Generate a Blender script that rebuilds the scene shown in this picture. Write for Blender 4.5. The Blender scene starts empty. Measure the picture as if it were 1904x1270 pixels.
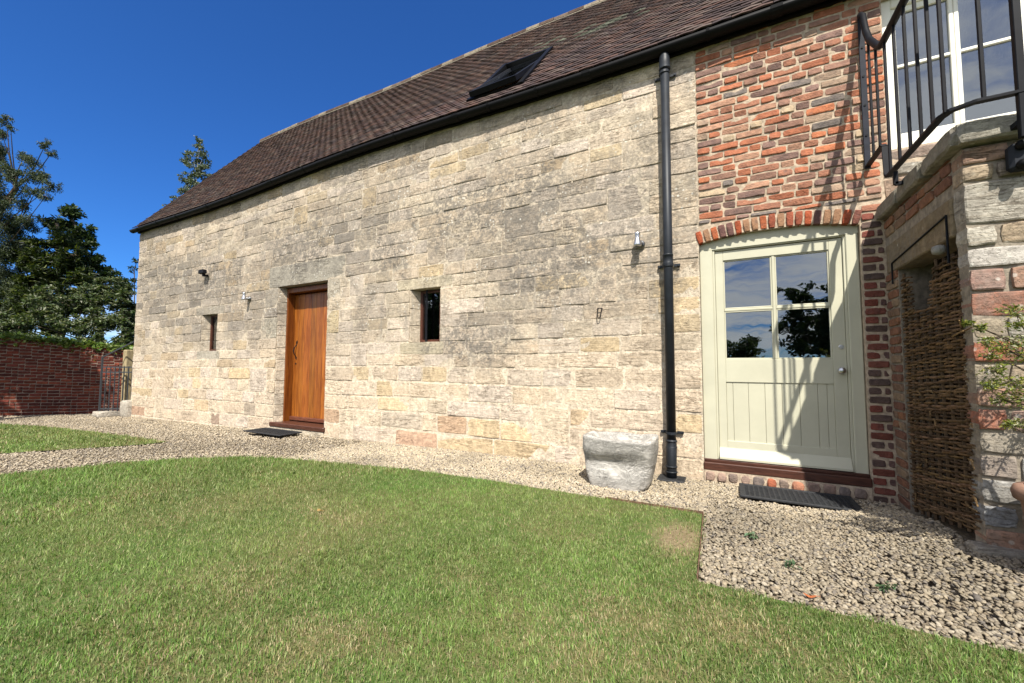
import bpy, bmesh, math, random
import numpy as np
from mathutils import Vector, Matrix, noise

# ---------------------------------------------------------------- camera, sky, sun, exposure
scene = bpy.context.scene
CAM = Vector((0.0, -4.28, 1.07))
FPX = 757.9                      # focal length in pixels of a 1904 px wide picture
CR = Vector((0.88283, 0.46968, 0.00316)); CU = Vector((0.02475, -0.05324, 0.99828)); CF = Vector((-0.46904, 0.88123, 0.05862))
cam_data = bpy.data.cameras.new('camera')
cam_data.sensor_width = 36.0
cam_data.lens = FPX / 1904 * 36
cam_data.clip_start = 0.05
cam_data.clip_end = 2000
cam = bpy.data.objects.new('camera', cam_data)
scene.collection.objects.link(cam)
M = Matrix.Identity(4)
for i, a in enumerate((CR, CU, -CF)):
    for r in range(3): M[r][i] = a[r]
M.translation = CAM
cam.matrix_world = M
scene.camera = cam

SUN = Vector((0.263, -0.543, 0.798)).normalized()      # direction towards the sun
world = bpy.data.worlds.new('World'); scene.world = world
world.use_nodes = True
wt = world.node_tree; wt.nodes.clear()

def nd(t, typ, ins=None, **props):
    n = t.nodes.new(typ)
    for k, v in props.items(): setattr(n, k, v)
    for k, v in (ins or {}).items():
        s = n.inputs[k]
        if isinstance(v, bpy.types.NodeSocket): t.links.new(v, s)
        else: s.default_value = v
    return n
def math_(t, op, a, b=0.0, c=None, clamp=False):
    n = nd(t, 'ShaderNodeMath', {0: a, 1: b}, operation=op, use_clamp=clamp)
    if c is not None:
        if isinstance(c, bpy.types.NodeSocket): t.links.new(c, n.inputs[2])
        else: n.inputs[2].default_value = c
    return n.outputs[0]
def mapr(t, v, a, b, c=0.0, d=1.0, smooth=True):
    n = nd(t, 'ShaderNodeMapRange', {'Value': v, 'From Min': a, 'From Max': b, 'To Min': c, 'To Max': d}, interpolation_type='SMOOTHSTEP' if smooth else 'LINEAR')
    return n.outputs[0]
def mixc(t, f, a, b, blend='MIX'):
    n = nd(t, 'ShaderNodeMix', data_type='RGBA', blend_type=blend)
    for s, v in ((n.inputs[0], f), (n.inputs[6], a), (n.inputs[7], b)):
        if isinstance(v, bpy.types.NodeSocket): t.links.new(v, s)
        elif isinstance(v, (tuple, list)): s.default_value = (*v[:3], 1.0)
        else: s.default_value = v
    return n.outputs[2]
def noise_(t, vec, scale, detail=3.0, rough=0.55, dist=0.0, out='Fac'):
    return nd(t, 'ShaderNodeTexNoise', {'Vector': vec, 'Scale': scale, 'Detail': detail, 'Roughness': rough, 'Distortion': dist}).outputs[out]

sky = nd(wt, 'ShaderNodeTexSky', sky_type='NISHITA', sun_disc=False, sun_elevation=math.asin(SUN.z),
         sun_rotation=math.atan2(SUN.x, SUN.y), altitude=300, air_density=1.0, dust_density=0.15, ozone_density=4.5)
tc = nd(wt, 'ShaderNodeTexCoord')
sep = nd(wt, 'ShaderNodeSeparateXYZ', {0: tc.outputs['Generated']})
zz = math_(wt, 'ADD', math_(wt, 'MAXIMUM', sep.outputs[2], 0.0), 0.12)
comb = nd(wt, 'ShaderNodeCombineXYZ', {0: math_(wt, 'DIVIDE', sep.outputs[0], zz), 1: math_(wt, 'MULTIPLY', math_(wt, 'DIVIDE', sep.outputs[1], zz), 1.9), 2: 0.0})
cn = noise_(wt, comb.outputs[0], 1.3, 7.0, 0.62, 0.5)
behind = mapr(wt, sep.outputs[1], 0.05, -0.35)           # thin cloud streaks in the half of the sky that the windows mirror
low = mapr(wt, sep.outputs[2], 0.17, 0.06)
cover = math_(wt, 'MULTIPLY', mapr(wt, cn, 0.27, 0.57), math_(wt, 'MAXIMUM', behind, math_(wt, 'MULTIPLY', low, 0.45)))
cover = math_(wt, 'MULTIPLY', cover, mapr(wt, sep.outputs[2], 0.0, 0.05))
hs = nd(wt, 'ShaderNodeHueSaturation', {'Saturation': 1.0, 'Value': 1.2, 'Color': mixc(wt, 1.0, sky.outputs[0], (.25, .59, 1.05), 'MULTIPLY')})
skyc = mixc(wt, math_(wt, 'MULTIPLY', cover, 0.85), hs.outputs[0], (12.5, 12.4, 12.4))
bg = nd(wt, 'ShaderNodeBackground', {'Color': skyc, 'Strength': 0.074})
wo = nd(wt, 'ShaderNodeOutputWorld', {'Surface': bg.outputs[0]})

sl = bpy.data.lights.new('sun', 'SUN'); sl.energy = 5.0; sl.angle = math.radians(0.53); sl.color = (1.0, 0.95, 0.86)
sun = bpy.data.objects.new('sun', sl); scene.collection.objects.link(sun)
sun.rotation_euler = (-SUN).to_track_quat('-Z', 'Y').to_euler(); sun.location = SUN * 40
vs = scene.view_settings
vs.view_transform = 'Standard'; vs.look = 'None'; vs.exposure = 0.80; vs.gamma = 1.0; vs.use_curve_mapping = False
scene.cycles.max_bounces = 6; scene.cycles.transparent_max_bounces = 8

# ---------------------------------------------------------------- helpers
rnd = random.Random(7)
COL = scene.collection
WL = {}
def at(px, py, t):
    """point of the place seen at a pixel of the photograph, t metres deep"""
    return CAM + (CF + CR * ((px - 952) / FPX) + CU * ((635 - py) / FPX)) * t
def depth_of(p):
    return (Vector(p) - CAM).dot(CF)
def tag(o, label=None, cat=None, group=None, kind=None):
    if label: o['label'] = label
    if cat: o['category'] = cat
    if group: o['group'] = group
    if kind: o['kind'] = kind
    return o
def place(o, parent, loc):
    loc = Vector(loc)
    COL.objects.link(o)
    if parent is not None:
        o.parent = parent
        o.location = loc - WL[parent.name]
    else: o.location = loc
    WL[o.name] = loc
    return o
def empty(name, loc, label, cat, group=None, kind=None):
    o = bpy.data.objects.new(name, None); o.empty_display_size = 0.1
    place(o, None, loc)
    return tag(o, label, cat, group, kind)
def white(me):
    a = me.color_attributes.new('Col', 'FLOAT_COLOR', 'POINT')
    a.data.foreach_set('color', np.ones(len(me.vertices) * 4, dtype=np.float32))
def set_sharp(me, K):
    """worn arris: keep the face and the narrow chamfer round it as separate smooth groups"""
    e = np.zeros(len(me.edges) * 2, dtype=np.int32); me.edges.foreach_get('vertices', e); e = e.reshape(-1, 2); K = np.asarray(K)
    ka, kb = K[e[:, 0]], K[e[:, 1]]; s = ((ka == kb) & ((ka == 1) | (ka == 2))) | ((ka != kb) & (ka + kb == 5))
    at_ = me.attributes.new('sharp_edge', 'BOOLEAN', 'EDGE'); at_.data.foreach_set('value', s)
def mobj(name, V, F, mat, parent=None, loc=None, smooth=False, color=None, data=None, K=None):
    """ONE mesh object from world-space vertices"""
    if data is None:
        V = [Vector(v) for v in V]
        if loc is None:
            lo = Vector((min(v[i] for v in V) for i in range(3))); hi = Vector((max(v[i] for v in V) for i in range(3)))
            loc = Vector(((lo.x + hi.x) / 2, (lo.y + hi.y) / 2, lo.z))
        loc = Vector(loc)
        me = bpy.data.meshes.new(name)
        me.from_pydata([v - loc for v in V], [], F)
        me.update()
        white(me)
        if smooth: me.polygons.foreach_set('use_smooth', [True] * len(me.polygons))
        me.materials.append(mat)
        if K is not None: set_sharp(me, K)
    else: me = data
    o = bpy.data.objects.new(name, me)
    if color: o.color = (*color, 1.0)
    return place(o, parent, loc)
def trimesh(name, V, T, C, mat, parent=None, loc=(0, 0, 0), smooth=False, K=None):
    """ONE large mesh of triangles from numpy arrays (world space)"""
    V = np.asarray(V, dtype=np.float32) - np.array(loc, dtype=np.float32); T = np.asarray(T, dtype=np.int32)
    me = bpy.data.meshes.new(name)
    me.vertices.add(len(V)); me.vertices.foreach_set('co', V.ravel())
    me.loops.add(T.size); me.loops.foreach_set('vertex_index', T.ravel())
    me.polygons.add(len(T)); me.polygons.foreach_set('loop_start', np.arange(0, T.size, 3, dtype=np.int32))
    me.update(calc_edges=True)
    a = me.color_attributes.new('Col', 'FLOAT_COLOR', 'POINT')
    a.data.foreach_set('color', np.concatenate([C, np.ones((len(C), 1))], 1).astype(np.float32).ravel())
    if smooth: me.polygons.foreach_set('use_smooth', np.ones(len(T), dtype=bool))
    me.materials.append(mat)
    if K is not None: set_sharp(me, K)
    o = bpy.data.objects.new(name, me)
    return place(o, parent, loc)

class MB:
    def __init__(s): s.v = []; s.f = []
    def add(s, V, F):
        b = len(s.v); s.v += [Vector(v) for v in V]; s.f += [tuple(i + b for i in f) for f in F]; return s
    def box(s, x0, x1, y0, y1, z0, z1):
        return s.add([(x, y, z) for z in (z0, z1) for y in (y0, y1) for x in (x0, x1)],
                     [(0, 2, 3, 1), (4, 5, 7, 6), (0, 1, 5, 4), (2, 6, 7, 3), (0, 4, 6, 2), (1, 3, 7, 5)])
    def cbox(s, x0, x1, y0, y1, z0, z1, ch=0.004, rot=None, piv=None):
        """box with chamfered edges, optionally turned about a pivot"""
        bm = bmesh.new(); bmesh.ops.create_cube(bm, size=1.0)
        for v in bm.verts: v.co = Vector((x0 + (v.co.x + .5) * (x1 - x0), y0 + (v.co.y + .5) * (y1 - y0), z0 + (v.co.z + .5) * (z1 - z0)))
        bmesh.ops.bevel(bm, geom=list(bm.edges), offset=ch, segments=1, affect='EDGES')
        bm.verts.index_update()
        V = [v.co.copy() for v in bm.verts]
        if rot is not None:
            p = Vector(piv) if piv is not None else Vector(((x0 + x1) / 2, (y0 + y1) / 2, (z0 + z1) / 2))
            V = [p + rot @ (v - p) for v in V]
        F = [tuple(v.index for v in f.verts) for f in bm.faces]
        bm.free(); return s.add(V, F)
    def tube(s, pts, r, n=8, caps=True, flat=None):
        """tube through points; r a number or list; flat=(a,b) gives a rectangular bar of half sizes a (sideways), b"""
        pts = [Vector(p) for p in pts]; b = len(s.v); m = len(pts)
        rr = r if isinstance(r, (list, tuple)) else [r] * m
        up0 = None
        for i, p in enumerate(pts):
            d = (pts[min(i + 1, m - 1)] - pts[max(i - 1, 0)]).normalized()
            if up0 is None:
                up0 = Vector((0, 0, 1)) if abs(d.z) < .9 else Vector((1, 0, 0))
            side = d.cross(up0)
            if side.length < 1e-5: side = d.cross(Vector((0, 1, 0)))
            side.normalize(); up = side.cross(d).normalized(); up0 = up
            for k in range(n):
                a = 2 * math.pi * k / n
                s.v.append(p + (side * math.cos(a) + up * math.sin(a)) * rr[i])
        for i in range(m - 1):
            for k in range(n):
                k2 = (k + 1) % n
                s.f.append((b + i * n + k, b + i * n + k2, b + (i + 1) * n + k2, b + (i + 1) * n + k))
        if caps:
            s.f.append(tuple(b + k for k in range(n))[::-1]); s.f.append(tuple(b + (m - 1) * n + k for k in range(n)))
        return s
    def bar(s, p, q, a, b, side):
        """straight rectangular bar from p to q, half width a along side, half height b"""
        p, q = Vector(p), Vector(q); d = (q - p).normalized(); sd = Vector(side); sd = (sd - d * sd.dot(d)).normalized(); up = sd.cross(d)
        V = [c + sd * i * a + up * j * b for c in (p, q) for j in (-1, 1) for i in (-1, 1)]
        return s.add(V, [(0, 2, 3, 1), (4, 5, 7, 6), (0, 1, 5, 4), (2, 6, 7, 3), (0, 4, 6, 2), (1, 3, 7, 5)])
    def lathe(s, prof, c, n=16, axis='Z', cap=True):
        b = len(s.v); c = Vector(c)
        for r, h in prof:
            for k in range(n):
                a = 2 * math.pi * k / n
                x, y = r * math.cos(a), r * math.sin(a)
                s.v.append(c + (Vector((x, y, h)) if axis == 'Z' else Vector((x, h, y)) if axis == 'Y' else Vector((h, x, y))))
        m = len(prof)
        for i in range(m - 1):
            for k in range(n):
                k2 = (k + 1) % n
                s.f.append((b + i * n + k, b + i * n + k2, b + (i + 1) * n + k2, b + (i + 1) * n + k))
        if cap:
            s.f.append(tuple(b + k for k in range(n))[::-1]); s.f.append(tuple(b + (m - 1) * n + k for k in range(n)))
        return s
    def prism(s, poly, y0, y1):
        """polygon in X,Z extruded along Y"""
        n = len(poly)
        V = [(x, y0, z) for x, z in poly] + [(x, y1, z) for x, z in poly]
        return s.add(V, [tuple(range(n)), tuple(range(2 * n - 1, n - 1, -1))] + [((i + 1) % n, i, n + i, n + (i + 1) % n) for i in range(n)])
    def build(s, name, mat, parent=None, loc=None, smooth=False, color=None):
        return mobj(name, s.v, s.f, mat, parent, loc, smooth, color)

def rough_block(w, h, d, seed, rough=0.008, edge=0.012, nx=None, nz=None, jit=0.006, bulge=0.006, dip=(.5, 1.0)):
    """weathered block: front face a relief towards -Y, worn arrises; centred in X,Z, front at y=0"""
    r = random.Random(seed)
    nx = nx or int(min(8, max(3, w / .07))); nz = nz or int(min(4, max(2, h / .07)))
    us = [-1, -1 + 2 * edge / w] + [-1 + 2 * i / nx for i in range(1, nx)] + [1 - 2 * edge / w, 1]
    vs_ = [-1, -1 + 2 * edge / h] + [-1 + 2 * j / nz for j in range(1, nz)] + [1 - 2 * edge / h, 1]
    ox, oy = r.uniform(0, 90), r.uniform(0, 90); tx, tz = r.uniform(-1, 1) * rough * .7, r.uniform(-1, 1) * rough * .7
    V = []; nu, nv = len(us), len(vs_); cut = (r.uniform(.1, .8), r.uniform(.1, .6))
    for j, v in enumerate(vs_):
        for i, u in enumerate(us):
            x, z = u * w / 2, v * h / 2
            bi = i in (0, nu - 1); bj = j in (0, nv - 1)
            wob = noise.noise((ox + x * 8, oy + z * 8, seed % 50)) * jit * 1.5
            y = -bulge * (1 - u * u) * (1 - v * v) + rough * noise.noise((ox + x * 11, oy + z * 15, 3.1)) + tx * u + tz * v
            if bi or bj: y += edge * r.uniform(*dip)
            ri = i in (0, 1, nu - 2, nu - 1); rj = j in (0, 1, nv - 2, nv - 1)
            if ri: x -= math.copysign(abs(wob), u)
            if rj: z -= math.copysign(abs(wob) * .8, v)
            if ri and rj: x -= math.copysign(edge * cut[0], u); z -= math.copysign(edge * cut[1], v)
            if bi: x -= math.copysign(r.uniform(0, edge * .35), u)
            if bj: z -= math.copysign(r.uniform(0, edge * .35), v)
            V.append((x, y, z))
    F = [(j * nu + i, j * nu + i + 1, (j + 1) * nu + i + 1, (j + 1) * nu + i) for j in range(nv - 1) for i in range(nu - 1)]
    ring = [i for i in range(nu)] + [j * nu + nu - 1 for j in range(1, nv)] + [(nv - 1) * nu + i for i in range(nu - 2, -1, -1)] + [j * nu for j in range(nv - 2, 0, -1)]
    b = len(V); V += [(V[i][0], d, V[i][2]) for i in ring]; n = len(ring)
    F += [(ring[k], b + k, b + (k + 1) % n, ring[(k + 1) % n]) for k in range(n)]
    K = [2 if i in (0, nu - 1) or j in (0, nv - 1) else 1 if i in (1, nu - 2) or j in (1, nv - 2) else 0 for j in range(nv) for i in range(nu)] + [3] * n
    return V, F, K
def vnoise(x, y, seed=0):
    """smooth 2-D value noise on numpy arrays, 0..1"""
    tab = np.random.RandomState(seed).rand(64, 64)
    xi = np.floor(x).astype(int); yi = np.floor(y).astype(int); fx = x - xi; fy = y - yi
    fx = fx * fx * (3 - 2 * fx); fy = fy * fy * (3 - 2 * fy)
    a = tab[xi % 64, yi % 64]; b = tab[(xi + 1) % 64, yi % 64]; c = tab[xi % 64, (yi + 1) % 64]; d = tab[(xi + 1) % 64, (yi + 1) % 64]
    return (a * (1 - fx) + b * fx) * (1 - fy) + (c * (1 - fx) + d * fx) * fy
def sstep(v): v = np.clip(v, 0, 1); return v * v * (3 - 2 * v)
def inpoly(x, y, poly):
    c = np.zeros(len(x), dtype=bool); n = len(poly)
    for i in range(n):
        x0, y0 = poly[i]; x1, y1 = poly[(i + 1) % n]
        k = ((y0 > y) != (y1 > y)) & (x < (x1 - x0) * (y - y0) / (y1 - y0 + 1e-12) + x0); c ^= k
    return c
def ground_z(x, y):
    x = np.asarray(x, float); y = np.asarray(y, float)
    left = 0.016 * np.clip(x + 3, -9.5, 0)
    bank = 0.13 * sstep((x - 0.35) / .8) * sstep((-y - .1) / .9) * sstep((y + 2.15) / .8)
    return left + bank
def gz(x, y): return float(ground_z(x, y))
def warp(x):  # the old wall drops a little towards its far end
    return 0.009 * min(0.0, max(x, -12.6) + 4)

# ---------------------------------------------------------------- materials
MATS = {}
def new_mat(name):
    m = bpy.data.materials.new(name); m.use_nodes = True; t = m.node_tree; t.nodes.clear(); MATS[name] = m
    return m, t
def piece_col(t):
    a = nd(t, 'ShaderNodeAttribute', attribute_name='Col').outputs['Color']
    return mixc(t, 1.0, a, nd(t, 'ShaderNodeObjectInfo').outputs['Color'], 'MULTIPLY')
def finish(t, col, rough, bump=None, bstr=0.5, bdist=0.01, spec=0.3, metal=0.0):
    ins = {'Base Color': col, 'Roughness': rough, 'Metallic': metal, 'Specular IOR Level': spec}
    if bump is not None:
        ins['Normal'] = nd(t, 'ShaderNodeBump', {'Height': bump, 'Strength': bstr, 'Distance': bdist}).outputs[0]
    p = nd(t, 'ShaderNodeBsdfPrincipled', ins)
    nd(t, 'ShaderNodeOutputMaterial', {'Surface': p.outputs[0]})
def stretched(t, pos, s):
    return nd(t, 'ShaderNodeMapping', {'Vector': pos, 'Scale': s}).outputs[0]

def stone_mat(name, weather, zlo=1.0, zhi=1.9, bed=1.0, broad=False):
    m, t = new_mat(name)
    pos = nd(t, 'ShaderNodeNewGeometry').outputs['Position']
    col = piece_col(t)
    fine = noise_(t, pos, 34, 5, .7)
    med = noise_(t, pos, 9, 5, .68)
    mott = noise_(t, pos, 21, 4, .7)
    beds = noise_(t, stretched(t, pos, (2.2, 2.2, 34)), 1.3, 4, .6, .6)
    col = mixc(t, 0.75, col, mixc(t, mapr(t, med, .3, .7), (.76, .73, .70), (1.16, 1.13, 1.08)), 'MULTIPLY')
    col = mixc(t, 0.8, col, mixc(t, mapr(t, mott, .36, .64), (.80, .78, .76), (1.18, 1.17, 1.15)), 'MULTIPLY')
    col = mixc(t, mapr(t, beds, .54, .74, 0, .32 * bed), col, mixc(t, 1.0, col, (.80, .62, .42), 'MULTIPLY'))
    fis = noise_(t, stretched(t, pos, (1.5, 1.5, 11)), 1.5, 5, .6, 1.2)
    fis = math_(t, 'ABSOLUTE', math_(t, 'SUBTRACT', fis, .5))
    gate_ = mapr(t, noise_(t, pos, 2.3, 2), .44, .6)
    fline = math_(t, 'MULTIPLY', mapr(t, fis, .016, .004), gate_)
    col = mixc(t, math_(t, 'MULTIPLY', fline, .55 * bed), col, mixc(t, 1.0, col, (.36, .30, .24), 'MULTIPLY'))
    if weather > 0:      # grey weathering crust and lichen: stains with a shape of their own on the upper wall
        z = nd(t, 'ShaderNodeSeparateXYZ', {0: pos}).outputs[2]
        big = noise_(t, pos, .75, 4, .6, .3)
        zone = mapr(t, z, zlo, zhi)
        wisp = noise_(t, stretched(t, pos, (1, 1, .7)), 2.6, 5, .65, .8)
        k = math_(t, 'MULTIPLY', zone, mapr(t, math_(t, 'ADD', math_(t, 'MULTIPLY', big, .6), math_(t, 'MULTIPLY', wisp, .4)), .40, .56))
        if broad:
            st = None
            for (cx, cz, rx, rz) in ((-6.3, 3.05, 1.7, .75), (-2.6, 3.0, 1.9, .75), (-1.7, 2.25, 1.5, .7), (-8.8, 2.75, 1.6, .6), (-4.3, 2.7, .8, .5), (-2.9, 1.35, 1.0, .45), (-10.8, 3.0, 1.2, .6)):
                dv = nd(t, 'ShaderNodeVectorMath', {0: nd(t, 'ShaderNodeVectorMath', {0: pos, 1: (cx, 0, cz)}, operation='SUBTRACT').outputs[0], 1: (1 / rx, 0, 1 / rz)}, operation='MULTIPLY').outputs[0]
                ln_ = nd(t, 'ShaderNodeVectorMath', {0: dv}, operation='LENGTH').outputs['Value']
                g_ = mapr(t, math_(t, 'ADD', ln_, math_(t, 'MULTIPLY', math_(t, 'SUBTRACT', wisp, .5), 2.2)), 1.15, .35)
                st = g_ if st is None else math_(t, 'MAXIMUM', st, g_)
            k = math_(t, 'MAXIMUM', math_(t, 'MULTIPLY', k, .75), math_(t, 'MULTIPLY', st, .95))
        k = math_(t, 'MULTIPLY', k, mapr(t, math_(t, 'ADD', math_(t, 'MULTIPLY', med, .6), math_(t, 'MULTIPLY', fine, .4)), .40, .56))
        col = mixc(t, math_(t, 'MULTIPLY', k, .93 * weather), col, (.15, .135, .116))
        streak = noise_(t, stretched(t, pos, (5, 5, .5)), 1.6, 3, .6)
        col = mixc(t, math_(t, 'MULTIPLY', math_(t, 'MULTIPLY', zone, mapr(t, streak, .55, .75)), .5 * weather), col, (.24, .215, .185))
        vor = nd(t, 'ShaderNodeTexVoronoi', {'Vector': pos, 'Scale': 19.0, 'Randomness': 1.0}).outputs['Distance']
        sp = math_(t, 'MULTIPLY', mapr(t, vor, .26, .14), mapr(t, noise_(t, pos, 2.7, 2), .5, .62))
        col = mixc(t, math_(t, 'MULTIPLY', math_(t, 'MULTIPLY', sp, zone), .75 * weather), col, (.62, .60, .53))
    pits = mapr(t, noise_(t, pos, 55, 4, .75), .34, .46)
    col = mixc(t, math_(t, 'MULTIPLY', math_(t, 'SUBTRACT', 1.0, pits), .38), col, (.20, .17, .13))
    h = math_(t, 'ADD', math_(t, 'MULTIPLY', beds, .42 * bed), math_(t, 'ADD', math_(t, 'MULTIPLY', med, .9), math_(t, 'MULTIPLY', fine, .65)))
    h = math_(t, 'ADD', h, math_(t, 'ADD', math_(t, 'MULTIPLY', pits, .3), math_(t, 'MULTIPLY', mott, .6)))
    h = math_(t, 'SUBTRACT', h, math_(t, 'MULTIPLY', fline, .8 * bed))
    finish(t, col, .92, h, .75, .014, .15)
    return m
STONE = stone_mat('weathered_sandstone', 1.0, broad=True)
STONE_MORTAR = stone_mat('weathered_lime_mortar', 1.0, .9, 1.6, 0.0, broad=True)
STONE_GREY = stone_mat('grey_stone', .55, -2, -1)
def brick_mat(name, rough=.9, dark=(.10, .085, .08), amt=.4):
    m, t = new_mat(name)
    pos = nd(t, 'ShaderNodeNewGeometry').outputs['Position']
    col = piece_col(t)
    n1 = noise_(t, pos, 16, 4, .65); n2 = noise_(t, pos, 70, 3, .6)
    col = mixc(t, .8, col, mixc(t, mapr(t, n1, .3, .7), (.66, .66, .68), (1.2, 1.16, 1.1)), 'MULTIPLY')
    col = mixc(t, mapr(t, noise_(t, pos, 9, 4, .7), .56, .74, 0, amt), col, dark)
    col = mixc(t, mapr(t, noise_(t, pos, 22, 3, .7), .62, .76, 0, .30), col, (.45, .38, .30))
    h = math_(t, 'ADD', n1, math_(t, 'MULTIPLY', n2, .6))
    finish(t, col, rough, h, .8, .014, .15)
    return m
BRICK = brick_mat('old_clay_brick')
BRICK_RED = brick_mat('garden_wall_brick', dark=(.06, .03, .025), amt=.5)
def plain(name, col, rough=.6, spec=.3, metal=0.0, nscale=0, namt=.2, bstr=0.0, bdist=.004, streak=None):
    m, t = new_mat(name)
    pos = nd(t, 'ShaderNodeNewGeometry').outputs['Position']
    c = mixc(t, 1.0, col, nd(t, 'ShaderNodeObjectInfo').outputs['Color'], 'MULTIPLY'); b = None
    if nscale:
        v = stretched(t, pos, streak) if streak else pos
        n = noise_(t, v, nscale, 4, .6)
        c = mixc(t, mapr(t, n, .3, .7), mixc(t, 1.0, c, (1 - namt,) * 3, 'MULTIPLY'), mixc(t, 1.0, c, (1 + namt,) * 3, 'MULTIPLY'))
        b = n if bstr else None
    finish(t, c, rough, b, bstr, bdist, spec, metal)
    return m
MORTAR = plain('lime_mortar', (.50, .44, .33), .95, .1, 0, 26, .22, .8, .012)
MORTAR_GREY = plain('sandy_brick_mortar', (.40, .32, .235), .95, .1, 0, 26, .25, .8, .012)
MORTAR_DARK = plain('shaded_dark_mortar', (.24, .205, .16), .95, .1, 0, 26, .25, .8, .012)  # dark joints, tone lowered further to paint in the landing's shade
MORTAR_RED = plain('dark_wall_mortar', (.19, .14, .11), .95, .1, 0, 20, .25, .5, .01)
IRON = plain('black_painted_iron', (.008, .0085, .011), .55, .12, 0, 14, .2)
GUTTER = plain('black_gutter_plastic', (.005, .005, .0055), .5, .12, 0, 5, .2)
PIPE = plain('dark_grey_pipe_plastic', (.014, .017, .022), .5, .3, 0, 7, .25)
CREAM = plain('cream_painted_wood', (.47, .455, .345), .45, .35, 0, 3, .05, .06, .002)
WHITE = plain('cream_white_window_paint', (.74, .72, .62), .45, .4, 0, 5, .05)
DARKWOOD = plain('dark_stained_sill_wood', (.085, .035, .02), .45, .4, 0, 9, .3, .2, .003, (1, 6, 6))
STEEL = plain('brushed_steel', (.55, .55, .55), .32, .5, 1.0, 60, .1, 0, .001, (1, 1, .1))
RUBBER = plain('black_rubber', (.022, .023, .025), .7, .3, 0, 40, .3, .4, .004)
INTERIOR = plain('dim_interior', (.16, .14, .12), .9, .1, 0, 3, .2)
PINE = plain('pale_lining_wood', (.42, .27, .13), .6, .2, 0, 9, .25, 0, .002, (1, 6, 6))
OAKPOST = plain('weathered_post_wood', (.30, .24, .14), .85, .1, 0, 12, .3, .6, .01, (4, 4, .6))
WITHY = plain('willow_withy', (.098, .062, .034), .8, .2, 0, 30, .4, .4, .003)
POT = plain('dark_terracotta', (.17, .10, .07), .8, .2, 0, 14, .3, .4, .006)
SOIL_AND_SHADE = plain('soil', (.05, .036, .025), .95, .1, 0, 30, .4, .8, .02)  # pot soil; also the painted shade inside the landing opening
RUST = plain('rusty_edging_steel', (.12, .07, .045), .8, .2, 0, 30, .35, .3, .003)
BARK = plain('bark', (.11, .085, .06), .9, .1, 0, 16, .4, .8, .02, (3, 3, .7))
BIRCHBARK = plain('pale_birch_bark', (.5, .47, .42), .8, .1, 0, 8, .3)

def wood_door_mat():
    m, t = new_mat('varnished_orange_wood')
    pos = nd(t, 'ShaderNodeNewGeometry').outputs['Position']
    oc = nd(t, 'ShaderNodeObjectInfo').outputs['Color']
    g = noise_(t, stretched(t, pos, (22, 22, 1.0)), 2.2, 5, .62, .8)
    g2 = noise_(t, stretched(t, pos, (60, 60, 1.6)), 2.5, 3, .6)
    c = mixc(t, mapr(t, g, .32, .68), (.165, .042, .006), (.36, .125, .018))
    c = mixc(t, mapr(t, g2, .5, .75, 0, .55), c, (.10, .024, .004))
    c = mixc(t, mapr(t, noise_(t, stretched(t, pos, (3, 3, .8)), 2, 3), .5, .72, 0, .5), c, (.15, .04, .007))
    c = mixc(t, 1.0, c, oc, 'MULTIPLY')
    finish(t, c, .38, math_(t, 'ADD', g, math_(t, 'MULTIPLY', g2, .5)), .15, .003, .4)
    return m
ORANGE = wood_door_mat()
def trough_mat():
    m, t = new_mat('silvered_driftwood')
    pos = nd(t, 'ShaderNodeNewGeometry').outputs['Position']
    d = noise_(t, pos, 3.2, 2, .5, out='Color')
    warped = nd(t, 'ShaderNodeVectorMath', {0: stretched(t, pos, (1.0, 1.0, 5.0)), 1: nd(t, 'ShaderNodeVectorMath', {0: d, 1: (.9, .9, 1.6)}, operation='MULTIPLY').outputs[0]}, operation='ADD').outputs[0]
    w = noise_(t, stretched(t, warped, (1.2, 1.2, 3.2)), 2.6, 5, .62, .6)
    f = noise_(t, stretched(t, pos, (12, 12, 70)), 1.2, 3)
    ln = math_(t, 'ABSOLUTE', math_(t, 'SUBTRACT', math_(t, 'FRACT', math_(t, 'MULTIPLY', w, 17.0)), .5))
    ln = math_(t, 'MULTIPLY', mapr(t, ln, .20, .05), mapr(t, noise_(t, pos, 6, 3), .30, .55))
    c = mixc(t, mapr(t, w, .38, .62), (.40, .38, .345), (.50, .475, .43))
    c = mixc(t, math_(t, 'MULTIPLY', ln, .7), c, (.13, .12, .11))
    c = mixc(t, mapr(t, f, .5, .7, 0, .35), c, (.27, .26, .24))
    finish(t, c, .9, math_(t, 'SUBTRACT', math_(t, 'ADD', math_(t, 'MULTIPLY', w, .5), math_(t, 'MULTIPLY', f, .6)), math_(t, 'MULTIPLY', ln, .5)), .8, .014, .15)
    return m
DRIFT = trough_mat()
def tile_mat():
    m, t = new_mat('clay_roof_tile')
    pos = nd(t, 'ShaderNodeNewGeometry').outputs['Position']
    c = piece_col(t)
    n = noise_(t, pos, 18, 4, .65)
    c = mixc(t, .8, c, mixc(t, mapr(t, n, .3, .7), (.6, .6, .6), (1.3, 1.25, 1.2)), 'MULTIPLY')
    lich = math_(t, 'MULTIPLY', mapr(t, noise_(t, pos, 26, 3, .7), .55, .7), mapr(t, noise_(t, pos, 1.1, 3), .5, .68))
    c = mixc(t, math_(t, 'MULTIPLY', lich, .7), c, (.30, .31, .25))
    finish(t, c, .85, n, .6, .01, .2)
    return m
TILE = tile_mat()
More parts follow.
